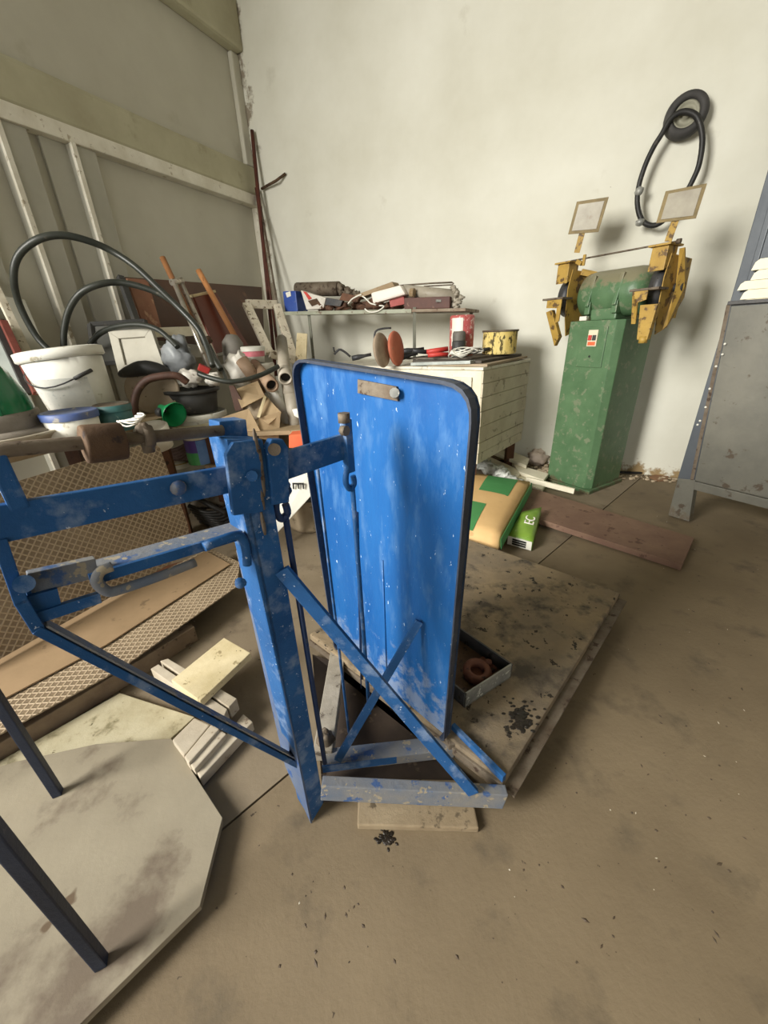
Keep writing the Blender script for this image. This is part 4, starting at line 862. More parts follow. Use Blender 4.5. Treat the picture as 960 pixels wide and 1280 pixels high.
# ================================================================== bench and rack that carry the junk
bA, bB = V((-.97, 1.75, 0)), V((-1.26, .99, 0)); bd = (bB-bA).normalized(); bn_ = V((bd.y, -bd.x, 0)); bn_ = bn_ if bn_.x < 0 else -bn_
bh = .60
wbn = thing('workbench', (bA+bB)/2+bn_*.45, 'wooden workbench along the left wall buried under junk', 'workbench')
for k in range(5): part('bench_plank', MB().para(bA-bd*.08+bn_*(.16*k)+V((0, 0, bh-.03)), bd*.98, bn_*.156, (0, 0, .03)), WOOD, wbn, .002)
for f_ in (.0, .8):
    for g_ in (.06, .70): part('leg', MB().box(bA+bd*f_+bn_*g_+V((0, 0, (bh-.03)/2)), .06, .06, bh-.03, .35), WOODD, wbn)
RX0, RX1, RY0, RY1 = -.90, -.36, 1.88, 2.75
rk = thing('wooden_rack', V(((RX0+RX1)/2, (RY0+RY1)/2, 0)), 'low wooden rack in the corner hidden under the junk heap', 'rack')
rh = [.07, .33, .49]
for h_ in rh:
    for k in range(4): part('shelf_board', MB().para((RX0, RY0+.2*k, h_-.02), (RX1-RX0, 0, 0), (0, .196, 0), (0, 0, .02)), WOOD, rk, .002)
for x in (RX0+.02, RX1-.06):
    for y in (RY0+.03, RY0+.72): part('leg', MB().para((x, y, 0), (.04, 0, 0), (0, .04, 0), (0, 0, rh[2]-.02)), WOODD, rk)
BZ = bh; RZ = rh[2]
def cup(name, base, r0, r1, h, m, lab, cat, axis=(0, 0, 1), th=.004, rim=.006, group=None, fill=None):
    o = thing(name, base, lab, cat, group); ax = V(axis).normalized()
    part('body', MB().lathe([(0, 0), (r0, 0), (r1, h), (r1-th, h), (r0-th, th), (0, th)], base, ax, 32), m, o)
    if rim: part('rim', MB().lathe([(r1+rim, h-.02), (r1+rim, h+.002), (r1-th, h+.004), (r1-th, h-.004)], base, ax, 32), m, o)
    return o
# big white bucket
bk = atY(107, 508, 1.70); bk.z = BZ
rw = 44*1.70/531
hb_ = atY(105, 436, 1.70).z-BZ
b_ax = V((-.10, .0, 1))
bu = cup('white_bucket', bk, rw*.80, rw, hb_, PLW, 'large white plastic bucket with wire handle on the bench', 'bucket', b_ax, rim=0)
part('rim', MB().lathe([(rw+.001, hb_-.036), (rw+.010, hb_-.030), (rw+.010, hb_), (rw-.004, hb_+.004), (rw-.004, hb_-.006)], bk, b_ax, 36), PLW, bu)
axn = b_ax.normalized(); cr = bk+axn*(hb_-.07)
hd_ = [cr+V((rw*1.0*math.cos(a), rw*1.02*math.sin(a), -.06*math.sin(-a)**2)) for a in [math.radians(200+14*k) for k in range(11)]]
part('wire_handle', MB().tube(hd_, .0028, 6), DKSTEEL, bu); part('handle_grip', MB().tube([hd_[8], hd_[9], hd_[10]], .007, 8), BLKP, bu)
for a0_, a1_, z0, z1, m in ((205, 232, .02, .07, BLUEP), (205, 232, .09, hb_-.09, M('label_grey_print', (214, 212, 204), (198, 196, 190), 60, rough=.5, bump=0)), (240, 330, .05, hb_-.1, M('label_worn_print', (206, 206, 200), (220, 218, 210), 24, (186, 188, 184), 50, .6, .5))):
    def rr_(z): return rw*.80+(rw*.20)*(z/hb_)+.0012
    vs = []; nn = 8
    for z in (z0, z1):
        for k in range(nn+1):
            a = math.radians(a0_+(a1_-a0_)*k/nn); u_, q_ = perp(axn); vs.append(bk+axn*z+V((math.cos(a), math.sin(a), 0))*rr_(z)-axn*0)
    part('label', MB().add(vs, [[k, k+1, nn+2+k, nn+1+k] for k in range(nn)], True), m, bu)
# blue-lidded tub
tbp = atY(97, 545, 1.38); tbp.z = BZ; rt = 32*1.38/531; ht = atY(97, 513, 1.38).z-BZ
tu = cup('white_tub', tbp, rt*.92, rt*.97, ht-.01, PLW, 'white tub with a dirty blue lid beside the white bucket', 'tub', rim=0)
part('lid', MB().lathe([(rt*1.02, ht-.025), (rt*1.04, ht-.004), (rt*.98, ht), (rt*.86, ht-.006), (0, ht-.006)], tbp, (0, 0, 1), 36), M('dirty_blue_lid', (62, 88, 148), (96, 104, 130), 10, (150, 146, 138), 20, .6, .5), tu)
# green helmet on a pale dish
hl = atY(-14, 548, 1.30); hl.z = BZ+.05
ds = thing('white_basin', V((hl.x+.03, hl.y, BZ)), 'wide dusty white basin under the green helmet', 'basin')
part('basin_body', MB().lathe([(0, 0), (.14, 0), (.185, .035), (.20, .045), (.20, .05), (.18, .048), (.14, .012), (0, .012)], ds.location, (0, 0, 1), 36), M('dusty_white', (206, 198, 182), (180, 170, 152), 9, (140, 130, 112), 20, .6, .7), ds)
he = thing('safety_helmet', hl, 'glossy green dome-shaped helmet with dusty grey band and brim, at left edge', 'helmet')
GLOSSG = M('glossy_green', (16, 104, 62), (26, 122, 76), 6, None, rough=.16, bump=0)
hr = .148
part('shell', MB().lathe([(hr, .05)]+[(hr*math.cos(t), .05+.215*math.sin(t)) for t in [math.pi/2*k/12 for k in range(1, 13)]], hl, (0, 0, 1), 40), GLOSSG, he)
for a in (-25, 0, 25):
    part('ridge', MB().tube([hl+V((0, 0, .05))+V((math.cos(math.radians(a-50))*hr*math.cos(t)*1.0, math.sin(math.radians(a-50))*hr*math.cos(t), .215*math.sin(t))) for t in [math.pi/2*k/10 for k in range(0, 10)]], .006, 8), GLOSSG, he)
part('band', MB().lathe([(hr*1.02, .0), (hr*1.08, .008), (hr*1.06, .06), (hr*.98, .062)], hl, (0, 0, 1), 40), FABG, he, label='dusty grey band')
part('brim', MB().lathe([(hr*1.0, .0), (hr*1.36, -.006), (hr*1.38, .002), (hr*1.05, .012)], hl, (0, 0, 1), 40), FABG, he, label='dusty grey brim')
# leaned boards and frames on the far left
def lean(name, p_bot, p_top, w, t, m, lab, cat, side, bev=.002, grp=None): return solo(name, MB().bar(p_bot, p_top, w, t, side), m, lab, cat, grp, bev)
FLAKE = M('flaking_white_paint', (222, 214, 196), (200, 190, 168), 18, (126, 110, 88), 40, .58, .75, 0, .4, 60)
yb = 1.78
lean('flaky_batten', atY(70, 515, yb), atY(-12, 345, yb+.3), .03, .02, FLAKE, 'white flaking wooden batten leaning behind the green helmet', 'batten', LD)
lean('door_stile', atY(80, 520, yb+.1), atY(18, 375, yb+.36), .075, .03, LSTEEL, 'pale grey door stile leaning right of the flaking batten', 'board', LD)
fm = thing('red_edged_frame', atY(30, 500, yb-.1), 'dark-rimmed red-edged picture frame leaning behind the helmet', 'frame')
fx = [atY(46, 492, yb-.08), atY(4, 402, yb+.10), atY(-70, 402, yb+.10), atY(-40, 492, yb-.08)]
part('backing', MB().prism(fx, LN*.006), M('grey_frame_backing', (150, 156, 150), (132, 138, 134), 8), fm)
part('frame_side', MB().bar(fx[0], fx[1], .026, .022, LD), M('red_brown_edge', (128, 70, 60), (106, 58, 50), 20, rough=.6), fm, .002)
part('inner_edge', MB().bar(fx[0]+V((-.028, -.01, 0)), fx[1]+V((-.028, -.01, 0)), .02, .016, LD), BLKP, fm)
part('frame_top', MB().bar(fx[1], fx[2], .02, .02, (0, 0, 1)), BLKP, fm)
# black hoses
def hosething(name, pts, r, lab, m=BLK): return solo(name, MB().tube([atY(x, y, d) for x, y, d in pts], r, 10, spl=5), m, lab, 'hose', 'black hoses looping over the junk')
BH = M('hose_black', (38, 42, 38), (54, 56, 50), 8, (84, 80, 70), 24, .66, .4, 0, .1, 50)
hosething('black_hose', [(66, 442, 1.9), (45, 420, 1.9), (24, 380, 1.88), (17, 345, 1.85), (24, 318, 1.85), (48, 299, 1.86), (78, 294, 1.9), (110, 301, 1.95), (140, 314, 2.0), (170, 334, 2.0), (200, 362, 2.0), (225, 386, 2.0), (247, 410, 1.98), (258, 432, 1.95), (266, 458, 1.9)], .0135, 'largest black hose loop arching over the white bucket', BH)
hosething('black_hose', [(80, 440, 1.98), (80, 415, 1.98), (86, 388, 1.98), (100, 367, 1.98), (122, 356, 2.0), (148, 353, 2.05), (178, 359, 2.08), (208, 372, 2.1), (235, 395, 2.08), (252, 418, 2.04), (262, 440, 2.02), (276, 462, 1.98)], .0135, 'middle black hose arching inside the largest loop', BH)
hosething('black_hose', [(112, 430, 2.1), (126, 416, 2.1), (148, 408, 2.08), (175, 406, 2.06), (197, 412, 2.04), (212, 424, 2.02), (222, 434, 2.0)], .0125, 'small low hose arch above the grey cupboard door', BH)
hosething('black_hose', [(248, 467, 1.85), (262, 472, 1.84), (286, 477, 1.84), (310, 474, 1.88), (330, 467, 1.94), (348, 458, 2.0)], .011, 'black hose end sagging in front of the pale bags', BH)
hosething('black_hose', [(262, 432, 2.2), (272, 452, 2.1), (280, 466, 2.0), (284, 478, 1.9)], .009, 'short dark hose beside the chrome tubes', BH)
# cupboard door leaning
DOORM = M('pale_grey_door_paint', (178, 174, 160), (162, 158, 144), 5, (166, 160, 142), 16, .64, .6, 0, .15)
dy = 2.02
dq = [atY(150, 468, dy), atY(208, 463, dy), atY(190, 411, dy+.08), atY(137, 415, dy+.08)]
cd = thing('cupboard_door', (dq[0]+dq[1])/2, 'pale grey panelled cupboard door leaning behind the white bucket', 'door')
dn_ = (dq[1]-dq[0]).cross(dq[3]-dq[0]).normalized(); dn_ = dn_ if dn_.y < 0 else -dn_
part('door_leaf', MB().prism(dq, dn_*-.02), DOORM, cd, .003)
dc_ = sum(dq, V())/4
for i in range(4):
    p, q = dq[i], dq[(i+1) % 4]; pi, qi = p+(dc_-p)*.38, q+(dc_-q)*.38
    part('door_rail' if i % 2 == 0 else 'door_stile', MB().prism([p, q, qi, pi], dn_*.012), DOORM, cd, .002)
kf = [atY(113, 405, 2.2), atY(180, 401, 2.3), atY(190, 450, 2.2), atY(120, 455, 2.1)]
bf_ = thing('picture', (kf[2]+kf[3])/2, 'dark framed picture leaning behind the grey cupboard door', 'picture')
for i in range(4): part('frame_bar', MB().bar(kf[i], kf[(i+1) % 4], .03, .02, LN), BLKP, bf_, .002)
part('frame_panel', MB().prism([p+LN*.004 for p in kf], LN*-.004), M('dark_grey_panel', (96, 96, 92), (84, 84, 80), 6), bf_)
# boards along the left wall
PLY = M('knotty_ply', (150, 108, 84), (126, 84, 64), 6, (178, 142, 112), 14, .58, .6, 0, .1, 40, stretch=(1, 1, .4))
DKB = M('dark_brown_board', (86, 58, 42), (66, 46, 34), 3, (104, 74, 54), 8, .62, .45, 0, .1, 30)
def LWp(px, py, off): return onL(px, py, off)
bq = [LWp(150, 346, .16), LWp(326, 359, .16), LWp(330, 440, .30), LWp(190, 425, .30)]
solo('brown_board', MB().prism(bq, LN*.012), DKB, 'long dark brown board leaning against the left wall', 'board', bev=.002)
pq = [LWp(157, 348, .22), LWp(183, 350, .22), LWp(200, 410, .34), LWp(178, 408, .34)]
solo('knotty_board', MB().prism(pq, LN*.014), PLY, 'knotty reddish plywood strip leaning on the dark brown board', 'board', bev=.002)
solo('dark_frame_bar', MB().bar(LWp(150, 346, .24), LWp(172, 405, .36), .03, .03, LD), BLKP, 'black bar along the left edge of the knotty plywood', 'bar', bev=.002)
solo('pale_rail', MB().prism([LWp(184, 410, .4), LWp(240, 408, .4), LWp(240, 420, .42), LWp(186, 422, .42)], LN*.02), CREAM, 'short cream rail between the cupboard door and the chrome tubes', 'board', bev=.002)
rd = [LWp(240, 372, .42), LWp(268, 366, .42), LWp(308, 432, .55), LWp(268, 442, .55)]
bx_ = thing('veneered_board', (rd[2]+rd[3])/2, 'dark red-brown veneered board leaning between the two broom handles', 'board')
part('board_face', MB().prism(rd, LN*.02), M('red_brown_veneer', (104, 52, 36), (82, 40, 30), 5, (120, 66, 46), 14, .64, .4, 0, .05, stretch=(1, 1, .3)), bx_, .003)
part('board_edge', MB().bar(rd[0]+V((0, 0, .008)), rd[1]+V((0, 0, .008)), .03, .014, LN), WOODL, bx_, .002)
STK = M('stick_wood', (150, 104, 66), (126, 84, 52), 10, (100, 66, 42), 26, .62, .55)
sb = [atY(258, 440, 2.45)]
solo('broom_handle', MB().cyl(LWp(203, 322, .36), LWp(240, 400, .5), .016, seg=12), STK, 'dark brown broom handle leaning left of the veneered board', 'stick')
solo('broom_handle', MB().cyl(LWp(248, 338, .40), LWp(300, 432, .62), .017, seg=12), M('orange_stick_wood', (186, 130, 82), (160, 108, 66), 10, (128, 86, 54), 26, .62, .55), 'orange-brown broom handle leaning right of the veneered board', 'stick')
CHR = M('tarnished_chrome', (206, 200, 188), (170, 162, 148), 16, (120, 106, 90), 40, .6, .28, .7, .1)
ct = thing('chrome_tubes', LWp(268, 470, .8), 'pair of tarnished chrome tubes with a top clip leaning by the handles', 'tube')
part('tube', MB().cyl(LWp(217, 351, .46), LWp(262, 462, .78), .013, seg=12), CHR, ct); part('tube', MB().cyl(LWp(225, 350, .46), LWp(278, 466, .78), .013, seg=12), CHR, ct)
part('clip', MB().cyl(LWp(214, 353, .47), LWp(228, 351, .47), .017, seg=10), CHR, ct)
part('clip', MB().cyl(LWp(255, 428, .70), LWp(262, 424, .70), .02, seg=10), RUST, ct)
# window frame leaning in the corner
fq = [atY(308, 380, 2.95), atY(346, 381, 3.1), atY(368, 450, 2.85), atY(337, 442, 2.75)]
wfr = thing('window_frame', (fq[2]+fq[3])/2, 'old white window frame leaning in the room corner', 'frame')
for i, nm in ((0, 'frame_top'), (1, 'frame_stile'), (3, 'frame_stile')):
    part(nm, MB().bar(fq[i], fq[(i+1) % 4], .055, .03, (.8, .5, 0) if i else (0, 0, 1)), FLAKE, wfr, .004)
part('frame_rail', MB().bar(fq[2], fq[3], .055, .03, (0, 0, 1)), FLAKE, wfr, .004)
RB = M('rust_rod', (92, 48, 36), (70, 38, 30), 20, rough=.7)
for k, (a, b_, r, lab) in enumerate((((315, 163), (345, 470), .014, 'tallest rusty steel rod leaning in the room corner'), ((320, 235), (352, 470), .010, 'second rusty rod leaning just right of the tallest rod'), ((326, 258), (362, 470), .008, 'thin grey rod rightmost of those in the corner'))):
    p = onW(a[0], a[1], .03+.02*k); q = onW(b_[0], b_[1], .25+.06*k); solo('steel_rod', MB().cyl(q, p, r, seg=8), RB if k < 2 else RUSTG, lab, 'rod', 'rods in the room corner')
solo('wall_hook', MB().tube([onW(327, 236, .03), onW(345, 226, .05), onW(357, 217, .01)], .009, 6), RUST, 'short rusty wire bracket fixed to the back wall near the corner', 'hook')
solo('pale_board', MB().prism([atY(371, 416, 2.9), atY(384, 417, 2.9), atY(381, 500, 2.78), atY(366, 500, 2.78)], (0, .02, 0)), WOODL, 'pale narrow board standing behind the grey pipes', 'board', bev=.002)

# ------------------------------------------------------------------ heap on the bench end and the rack
def tubitem(name, px, ytop, ybot, wpx, y, m, lab, cat, taper=.92, lid=None, axis=(0, 0, 1), base=None, fill=None, rim=.004):
    b = atY(px, ybot, y); t = atY(px, ytop, y); r = wpx/2*y/531
    if base is not None: b.z = base
    h = t.z-b.z
    o = cup(name, b, r*taper, r, h, m, lab, cat, axis, rim=rim)
    if lid: part('lid', MB().lathe([(r*1.03, h-.018), (r*1.04, h+.002), (r*.97, h+.006), (r*.9, h+.001), (0, h+.001)], b, axis, 32), lid, o)
    if fill: part('contents', MB().lathe([(r*.93, h-.014), (0, h-.012)], b, axis, 28), fill, o)
    return o, b, r, h
tubitem('paint_can', 147, 506, 530, 42, 1.52, TEAL, 'teal labelled paint can in front of the white bucket', 'can', .98, RUSTG, base=BZ)
mb = MB()
for k in range(4):
    mb.tube([atY(146+k*3, 526, 1.36), atY(158+6*k, 533-4*k, 1.36), atY(172+3*k, 528-3*k, 1.37), atY(180-2*k, 518+2*k, 1.37), atY(172-3*k, 517+3*k, 1.38)], .0032, 6, spl=4)
solo('white_twine', mb, PLW, 'tangled white twine draped before the teal paint can', 'twine')
# brown belt arcs
BELT = M('brown_leather', (84, 56, 44), (62, 44, 36), 12, (110, 82, 64), 30, .62, .6)
mb = MB().tube([atY(150, 468, 1.92), atY(164, 464, 1.9), atY(182, 460, 1.88), (atY(204, 464, 1.9)), atY(212, 466, 1.92)], lambda t: .012+.022*math.sin(math.pi*t), 10, spl=4)
solo('rubber_flap', mb, BLK, 'sagging dark rubber flap under the cupboard door', 'rubber')
mb = MB().tube([atY(170, 522, 1.74), atY(168, 505, 1.74), atY(172, 488, 1.76), atY(184, 475, 1.78), (atY(204, 470, 1.8)), atY(222, 470, 1.82), atY(234, 478, 1.84)], .016, 10, spl=4)
solo('brown_belt', mb, BELT, 'brown curved rubber belt standing behind the knotted bag', 'belt')
c = atY(194, 498, 1.92); dsk = thing('round_tray', V((c.x, c.y, BZ)), 'large grey-beige round tray leaning inside the brown belt', 'tray')
part('tray_face', MB().lathe([(0, .004), (.10, .006), (.105, .014), (.115, .014), (.118, 0), (0, -.003)], V((c.x, c.y, BZ+.10)), (.25, -.9, .35), 32), CARDG, dsk)
# knotted bag
kb = atY(212, 520, 1.74); kb.z = RZ+.09
kn_ = thing('knotted_bag', V((-.80, 1.98, RZ)), 'small grey knotted bag left of the black basin', 'bag')
kc = atY(208, 503, 1.98)
part('bag_body', MB().blob(V((kc.x, kc.y, (RZ+kc.z+.06)/2)), .06, .06, (kc.z+.06-RZ)/2+.01, 9, .35, 2), FABG, kn_)
part('knot', MB().cyl(V((kc.x, kc.y, kc.z+.05)), V((kc.x+.006, kc.y, kc.z+.10)), .010, .018, 10), FABG, kn_)
# white bucket with black basin on top
o, b, r, h = tubitem('white_bucket', 256, 515, 560, 74, 2.02, PLW, 'white bucket under the black basin', 'bucket', .9, base=RZ)
o2 = thing('black_basin', V((b.x, b.y, b.z+h+.004)), 'round black plastic basin sitting on a white bucket', 'basin')
rb_ = 33*1.95/531; hb2 = .11
part('basin_body', MB().lathe([(0, 0), (rb_*.86, 0), (rb_, hb2), (rb_-.006, hb2), (rb_*.84-.004, .008), (0, .008)], o2.location, (0, 0, 1), 36), BLKP, o2)
part('basin_rim', MB().lathe([(rb_, hb2-.014), (rb_+.012, hb2-.01), (rb_+.012, hb2+.002), (rb_-.004, hb2+.004)], o2.location, (0, 0, 1), 36), BLKP, o2)
o, b, r, h = tubitem('cream_tub', 252, 531, 560, 48, 1.90, CREAM, 'cream-lidded tub in front of the white bucket under the basin', 'tub', .95, M('cream_lid', (224, 216, 190), (212, 200, 160), 12, (186, 172, 130), 26, .62, .6), (.02, -.22, 1), base=RZ)
o, b, r, h = tubitem('white_pot', 199, 532, 560, 40, 1.62, PLW, 'white round pot lid just above the scale rod', 'pot', .95, M('speckled_white_lid', (222, 216, 204), (206, 198, 184), 14, (120, 108, 92), 60, .68, .6), (.02, -.25, 1), base=.50)
fn_ = thing('green_funnel', atY(213, 528, 1.72), 'green plastic funnel lying beside the knotted bag', 'funnel')
part('cone', MB().lathe([(.055, 0), (.057, -.004), (.02, -.07), (.012, -.11), (.009, -.11), (.015, -.07), (.052, 0)], atY(219, 519, 1.74), (.75, -.5, -.25), 24), GREENP, fn_)
part('spout_collar', MB().cyl(atY(198, 515, 1.78), atY(204, 516, 1.77), .02, seg=12), BLKP, fn_)
# bags
for k, (px, py, y, rr, m, lab) in enumerate(((224, 448, 2.06, (.075, .06, .085), M('grey_blue_bag', (136, 140, 142), (110, 112, 116), 8, (120, 92, 86), 10, .58, .4, 0, .5, 20), 'grey-blue plastic bag bunched beside the cupboard door'), (236, 473, 1.98, (.06, .04, .04), BAGW, 'white crumpled cloth behind the black basin'), (266, 474, 2.0, (.04, .03, .03), BAGW, 'small white crumpled rag under the chrome tubes'), (300, 462, 2.25, (.07, .06, .085), BAGW, 'white polythene bag bunched before the white tubs'))):
    p = atY(px, py, y); solo('plastic_bag', MB().blob(p, *rr, k+11, .5, 2.6), m, lab, 'bag')
solo('red_star_clip', MB().box(atY(255, 461, 1.92), .05, .02, .03, .4, .3, .5), M('dark_red_plastic', (150, 44, 40), None, rough=.5), 'small dark red clip above the black basin', 'clip', bev=.004)
c = atY(290, 442, 2.45); solo('grey_jug', MB().lathe([(0, 0), (.05, 0), (.06, .05), (.058, .15), (.03, .19), (0, .195)], V((c.x, c.y, c.z-.09)), (.1, 0, 1), 20), M('grey_pot_paint', (128, 124, 116), (108, 104, 98), 10), 'grey rounded pot behind the white polythene bag', 'pot')
o, b, r, h = tubitem('white_tub', 327, 455, 482, 38, 2.36, PLW, 'white tub standing on the junk behind the grey pipes', 'tub', .94, PLW, base=atY(327, 476, 2.36).z)
o, b2, r2, h2 = tubitem('white_tub', 319, 434, 455, 28, 2.40, PLW, 'small white tub with a pink label on top of another tub', 'tub', .9, PLW, base=b.z+h+.008)
part('pink_label', MB().lathe([(r2*.955, h2*.40), (r2*.985, h2*.75)], b2, (0, 0, 1), 28), M('pink_label', (214, 110, 124), (226, 140, 150), 20, rough=.5), o)
# pipes
PVM = PVC
def pipe(a, b_, r, lab, m=PVM):
    o = thing('grey_pipe', V(b_), lab, 'pipe', 'grey pipes behind the backboard'); a, b_ = V(a), V(b_); d = (a-b_).normalized(); l = (a-b_).length
    part('pipe_wall', MB().lathe([(r, 0), (r, l), (r*.82, l), (r*.82, l*.2), (r, 0)], b_, d, 24), m, o)
    part('socket', MB().lathe([(r*1.0, l-.09), (r*1.12, l-.085), (r*1.12, l-.0), (r*.9, l+.001)], b_, d, 24), m, o)
    part('bore', MB().lathe([(r*.82, l-.03), (0, l-.03)], b_, d, 20), DKIN, o); return o
pipe(atY(357, 473, 1.98), atY(352, 425, 2.5), .031, 'upper grey pipe with its open dark end facing forward')
pipe(atY(340, 482, 2.02), atY(310, 446, 2.5), .031, 'lower grey pipe pointing left of the upper pipe', M('tan_pipe', (166, 140, 116), (140, 116, 94), 8, (110, 90, 72), 20, .6))
pipe(atY(360, 470, 2.1), atY(375, 568, 2.0), .034, 'steep grey pipe standing right beside the backboard')
pipe(atY(330, 468, 2.15), atY(368, 545, 2.06), .028, 'slanting whitish pipe crossing the steep grey pipe', PLW)
pipe(atY(302, 450, 2.2), atY(330, 490, 2.16), .030, 'short beige pipe by the white polythene bag', M('tan_pipe', (0, 0, 0)))
# cardboards
def cards(name, pts, y, m, lab, th=.006, dy=0):
    P_ = [atY(x, yy, y+dy*k) for k, (x, yy) in enumerate(pts)]; n_ = (P_[1]-P_[0]).cross(P_[2]-P_[0]).normalized(); return solo(name, MB().prism(P_, n_*th), m, lab, 'cardboard', bev=0)
cbx = thing('cardboard_box', atY(318, 560, 1.98), 'crushed open cardboard box slumped among the junk before the pipes', 'box')
def cpart(nm, pts, m=CARDG, th=.004):
    P_ = [atY(*p) for p in pts]; n_ = (P_[1]-P_[0]).cross(P_[2]-P_[0]).normalized(); part(nm, MB().prism(P_, n_*th), m, cbx)
cpart('flap', [(293, 487, 2.0), (322, 476, 2.1), (331, 495, 2.0), (302, 510, 1.92)], CARD)
cpart('box_side', [(296, 488, 2.02), (330, 492, 2.04), (326, 520, 1.96), (300, 540, 1.92)])
cpart('box_side', [(330, 492, 2.04), (352, 516, 1.98), (336, 530, 1.92), (322, 522, 1.93)], CARD)
cpart('box_front', [(323, 523, 1.92), (351, 514, 1.97), (348, 552, 1.94), (324, 548, 1.90)], CARD)
cpart('box_edge', [(321, 521, 1.91), (330, 494, 2.0), (333, 496, 2.0), (325, 522, 1.91)], WOODL)
cards('cardboard_sheet', [(287, 520, 1.88), (310, 510, 1.9), (326, 540, 1.84), (300, 560, 1.8), (275, 535, 1.84)] and [(277, 522), (311, 511), (326, 540), (304, 552)], 1.88, CARD, 'flat tan cardboard flap right of the blue yoke block', .006, .01)
cards('leather_strap', [(286, 482), (292, 482), (302, 500), (304, 512), (294, 514)], 1.96, BELT, 'dark brown leather offcut right of the black basin', .012)
solo('white_scrap', MB().prism([atY(365, 512, 1.96), atY(378, 510, 1.96), atY(380, 526, 1.95), atY(368, 520, 1.95)], (0, .02, 0)), PLW, 'white plastic scrap at the foot of the grey pipes', 'scrap')
# rack front: cans, tubs, hoses
cpz = rh[1]
ca = atY(255, 588, 1.94); ca.z = cpz
an = thing('spray_can', ca, 'purple, green and blue printed paint tin under the scale rod', 'tin')
rc = 17*1.94/531; hc = .49-cpz-.03
for k, (m, f0, f1) in enumerate(((M('print_green', (70, 160, 90), (90, 176, 108), 12, rough=.4), .02, .5), (M('print_purple', (92, 70, 150), (80, 64, 140), 12, rough=.4), .5, .98))):
    part('print_band', MB().lathe([(rc, hc*f0), (rc, hc*f1)], ca, (0, 0, 1), 28), m, an)
part('tin_body', MB().lathe([(0, 0), (rc*.985, 0), (rc*.985, hc*.99), (rc*.8, hc), (0, hc)], ca, (0, 0, 1), 28), GALV, an)
part('blue_panel', MB().prism([ca+V((math.cos(a)*rc*1.01, math.sin(a)*rc*1.01, hc*.03)) for a in [math.radians(288+7*k) for k in range(8)]]+[ca+V((math.cos(a)*rc*1.01, math.sin(a)*rc*1.01, hc*.97)) for a in [math.radians(288+7*k) for k in range(8)]][::-1], (0, -.001, 0)), M('print_blue', (90, 130, 190), (110, 150, 206), 14, rough=.4), an)
o, b, r, h = tubitem('yellow_tub', 226, 578, 596, 36, 1.98, PLW, 'low white tub with yellow lid beside the printed paint tin', 'tub', .95, M('dull_yellow_lid', (206, 170, 92), (190, 152, 76), 12, rough=.5), base=cpz)
mb = MB()
for k in range(6): mb.tube([atY(204, 560+5*k, 2.0), atY(216+3*k, 563+3*k, 1.97), atY(232+k, 556+3*k, 1.97), atY(242, 548+2*k, 2.0)], .010, 8, spl=4)
solo('tangled_hose', mb, M('dusky_hose', (110, 92, 88), (90, 74, 70), 20, (150, 130, 124), 30, .6, .5), 'mauve-brown coiled hoses behind the yellow-lidded tub', 'hose')
wcp = thing('white_cup', atY(233, 641, 1.84), 'small white cup on the heap right of the tread plate', 'cup')
rc2 = .034; c = atY(233, 641, 1.9); wcp.location = c
part('cup_wall', MB().lathe([(0, 0), (rc2*.75, 0), (rc2, .085), (rc2*.92, .085), (rc2*.68, .005), (0, .005)], c, (0, 0, 1), 24), PLW, wcp)
for k in range(1):
    mb = MB()
    for j in range(7): mb.tube([atY(236+3*j, 632+4*j, 1.84+.01*j), atY(256+3*j, 640+3*j, 1.82), atY(276+j, 638+4*j, 1.83), atY(292, 626+5*j, 1.86)], .011, 8, spl=4)
    solo('hose_heap', mb, BLK, 'heap of black and grey hoses on the floor behind the column', 'hoses', kind='stuff')
mb = MB()
for k in range(8): mb.blob(V((-.98+.07*k, 1.92+.03*(k % 3), rh[0]+.035)), .06, .05, .035, k+60, .5, 2.5, nu=14, nv=9)
solo('rag_heap', mb, FABG, 'grey rags heaped on the low board of the rack', 'rags', kind='stuff')
solo('black_bar', MB().cyl(atY(238, 618, 1.9), atY(283, 642, 1.8), .014, seg=10), BLK, 'straight black bar lying across the hose heap', 'bar')
# white printed carton, orange box, drum
cw0 = [atY(340, 600, 1.62), atY(394, 574, 1.62), atY(392, 612, 1.60), atY(352, 648, 1.58)]
ctn = thing('printed_carton', atY(368, 640, 1.62), 'white carton with black letter E and red corner behind the hanger rods', 'carton')
ctv = V((.12, .30, 0))
part('carton_body', MB().prism([atY(336, 590, 1.66), atY(396, 560+12, 1.66), atY(396, 612, 1.64), atY(345, 668, 1.60)], V((.005, .03, 0))), PLW, ctn, .003)
pn_ = V((0, -1, 0))
text('lettering', 'E', atY(372, 607, 1.63), atY(380, 640, 1.62)-atY(376, 595, 1.62), atY(400, 588, 1.62)-atY(376, 598, 1.62), .075, BPR, ctn, .001)
part('red_print', MB().prism([atY(337, 600, 1.645), atY(352, 598, 1.645), atY(350, 612, 1.64), atY(342, 613, 1.64)], (0, -.002, 0)), RED, ctn)
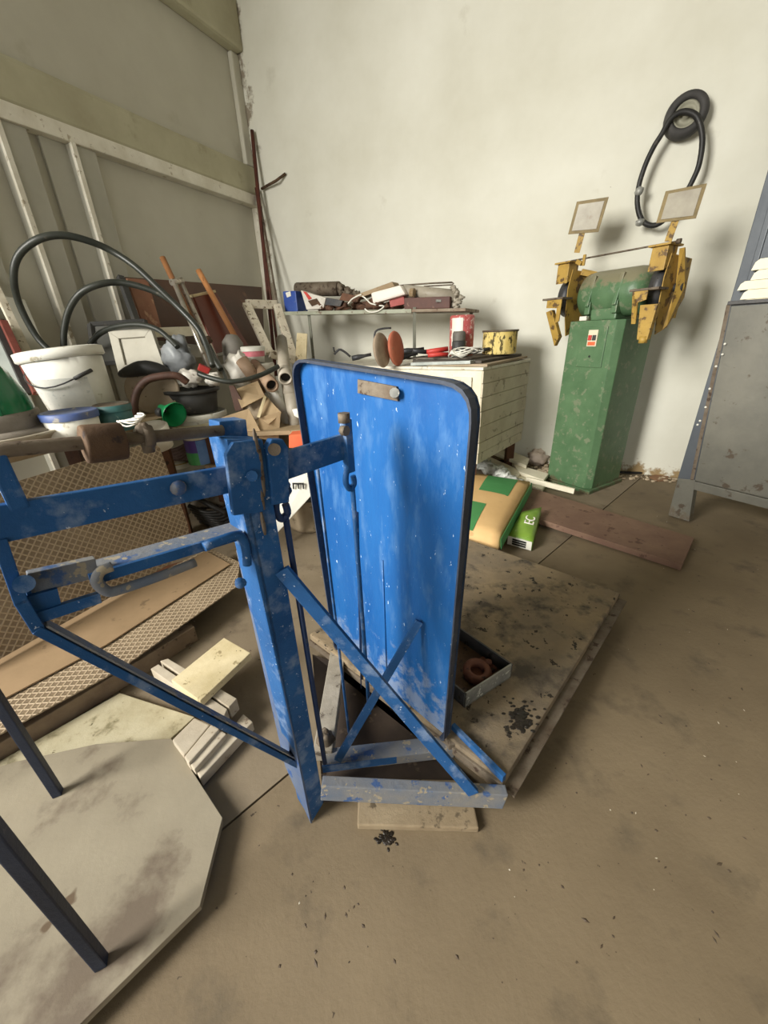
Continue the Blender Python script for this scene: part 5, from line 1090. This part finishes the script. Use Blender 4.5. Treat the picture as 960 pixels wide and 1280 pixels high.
solo('orange_box', MB().prism([atY(361, 544, 1.80), atY(381, 542, 1.80), atY(383, 560, 1.79), atY(361, 560, 1.79)], (0, .12, 0)), ORANGE, 'orange cardboard box beside the backboard left edge', 'box', bev=.003)
dr = atZ(382, 702, .0)
drc = V((dr.x-.02, dr.y+.40, .0))
dm = thing('steel_drum', drc, 'short dusty steel drum with a dark hoop behind the column', 'drum')
part('drum_wall', MB().lathe([(0, 0), (.13, 0), (.135, .02), (.13, .03), (.13, .26), (.136, .27), (.13, .28), (.125, .28), (.125, .02), (0, .02)], drc, (0, 0, 1), 36), M('dusty_drum', (150, 134, 110), (128, 114, 92), 8, (100, 88, 70), 20, .6, .7), dm)
part('hoop', MB().lathe([(.131, .17), (.138, .172), (.138, .195), (.131, .197)], drc, (0, 0, 1), 36), BLKP, dm)
part('hoop_latch', MB().box(drc+V((-.02, -.135, .215)), .06, .014, .03), GALV, dm, .003)

# ------------------------------------------------------------------ grit on the floor
def grit(name, n, m, lab, r0, r1, seed):
    random.seed(seed); g = MB()
    for k in range(n):
        c = atZ(random.uniform(120, 950), 640+640*random.random()**1.2, 0)
        if c.y < .25 or c.y > 2.3 or (c-P0).dot(ES) > -.02 and abs((c-P0).dot(ET)-.04) < .36 and (c-P0).dot(ES) < 1.15: continue
        if c.x < -.28 and c.y < .75 or c.x < -.2 and c.y < .35: continue
        r = random.uniform(r0, r1); a = random.uniform(0, 6.28); u, w_ = V((math.cos(a), math.sin(a), 0)), V((-math.sin(a), math.cos(a), 0)); l = r*random.choice((1, 1, 1.4, 2.4))
        g.add([c+u*l, c+w_*r, c-u*l, c-w_*r*.8, c+V((0, 0, r*.5))], [[0, 1, 4], [1, 2, 4], [2, 3, 4], [3, 0, 4]])
    solo(name, g, m, lab, 'grit', kind='stuff')
grit('floor_grit', 420, M('dark_grit', (64, 52, 40), (84, 70, 54), 20), 'dark grit and crumbs scattered over the concrete floor', .0012, .0034, 3)
grit('paint_flakes', 90, M('pale_flakes', (196, 188, 170), None, bump=0), 'pale paint flakes and chips scattered over the floor', .0008, .0022, 5)
random.seed(11)
for x, y in ((825, 810), (650, 505)):
    pass
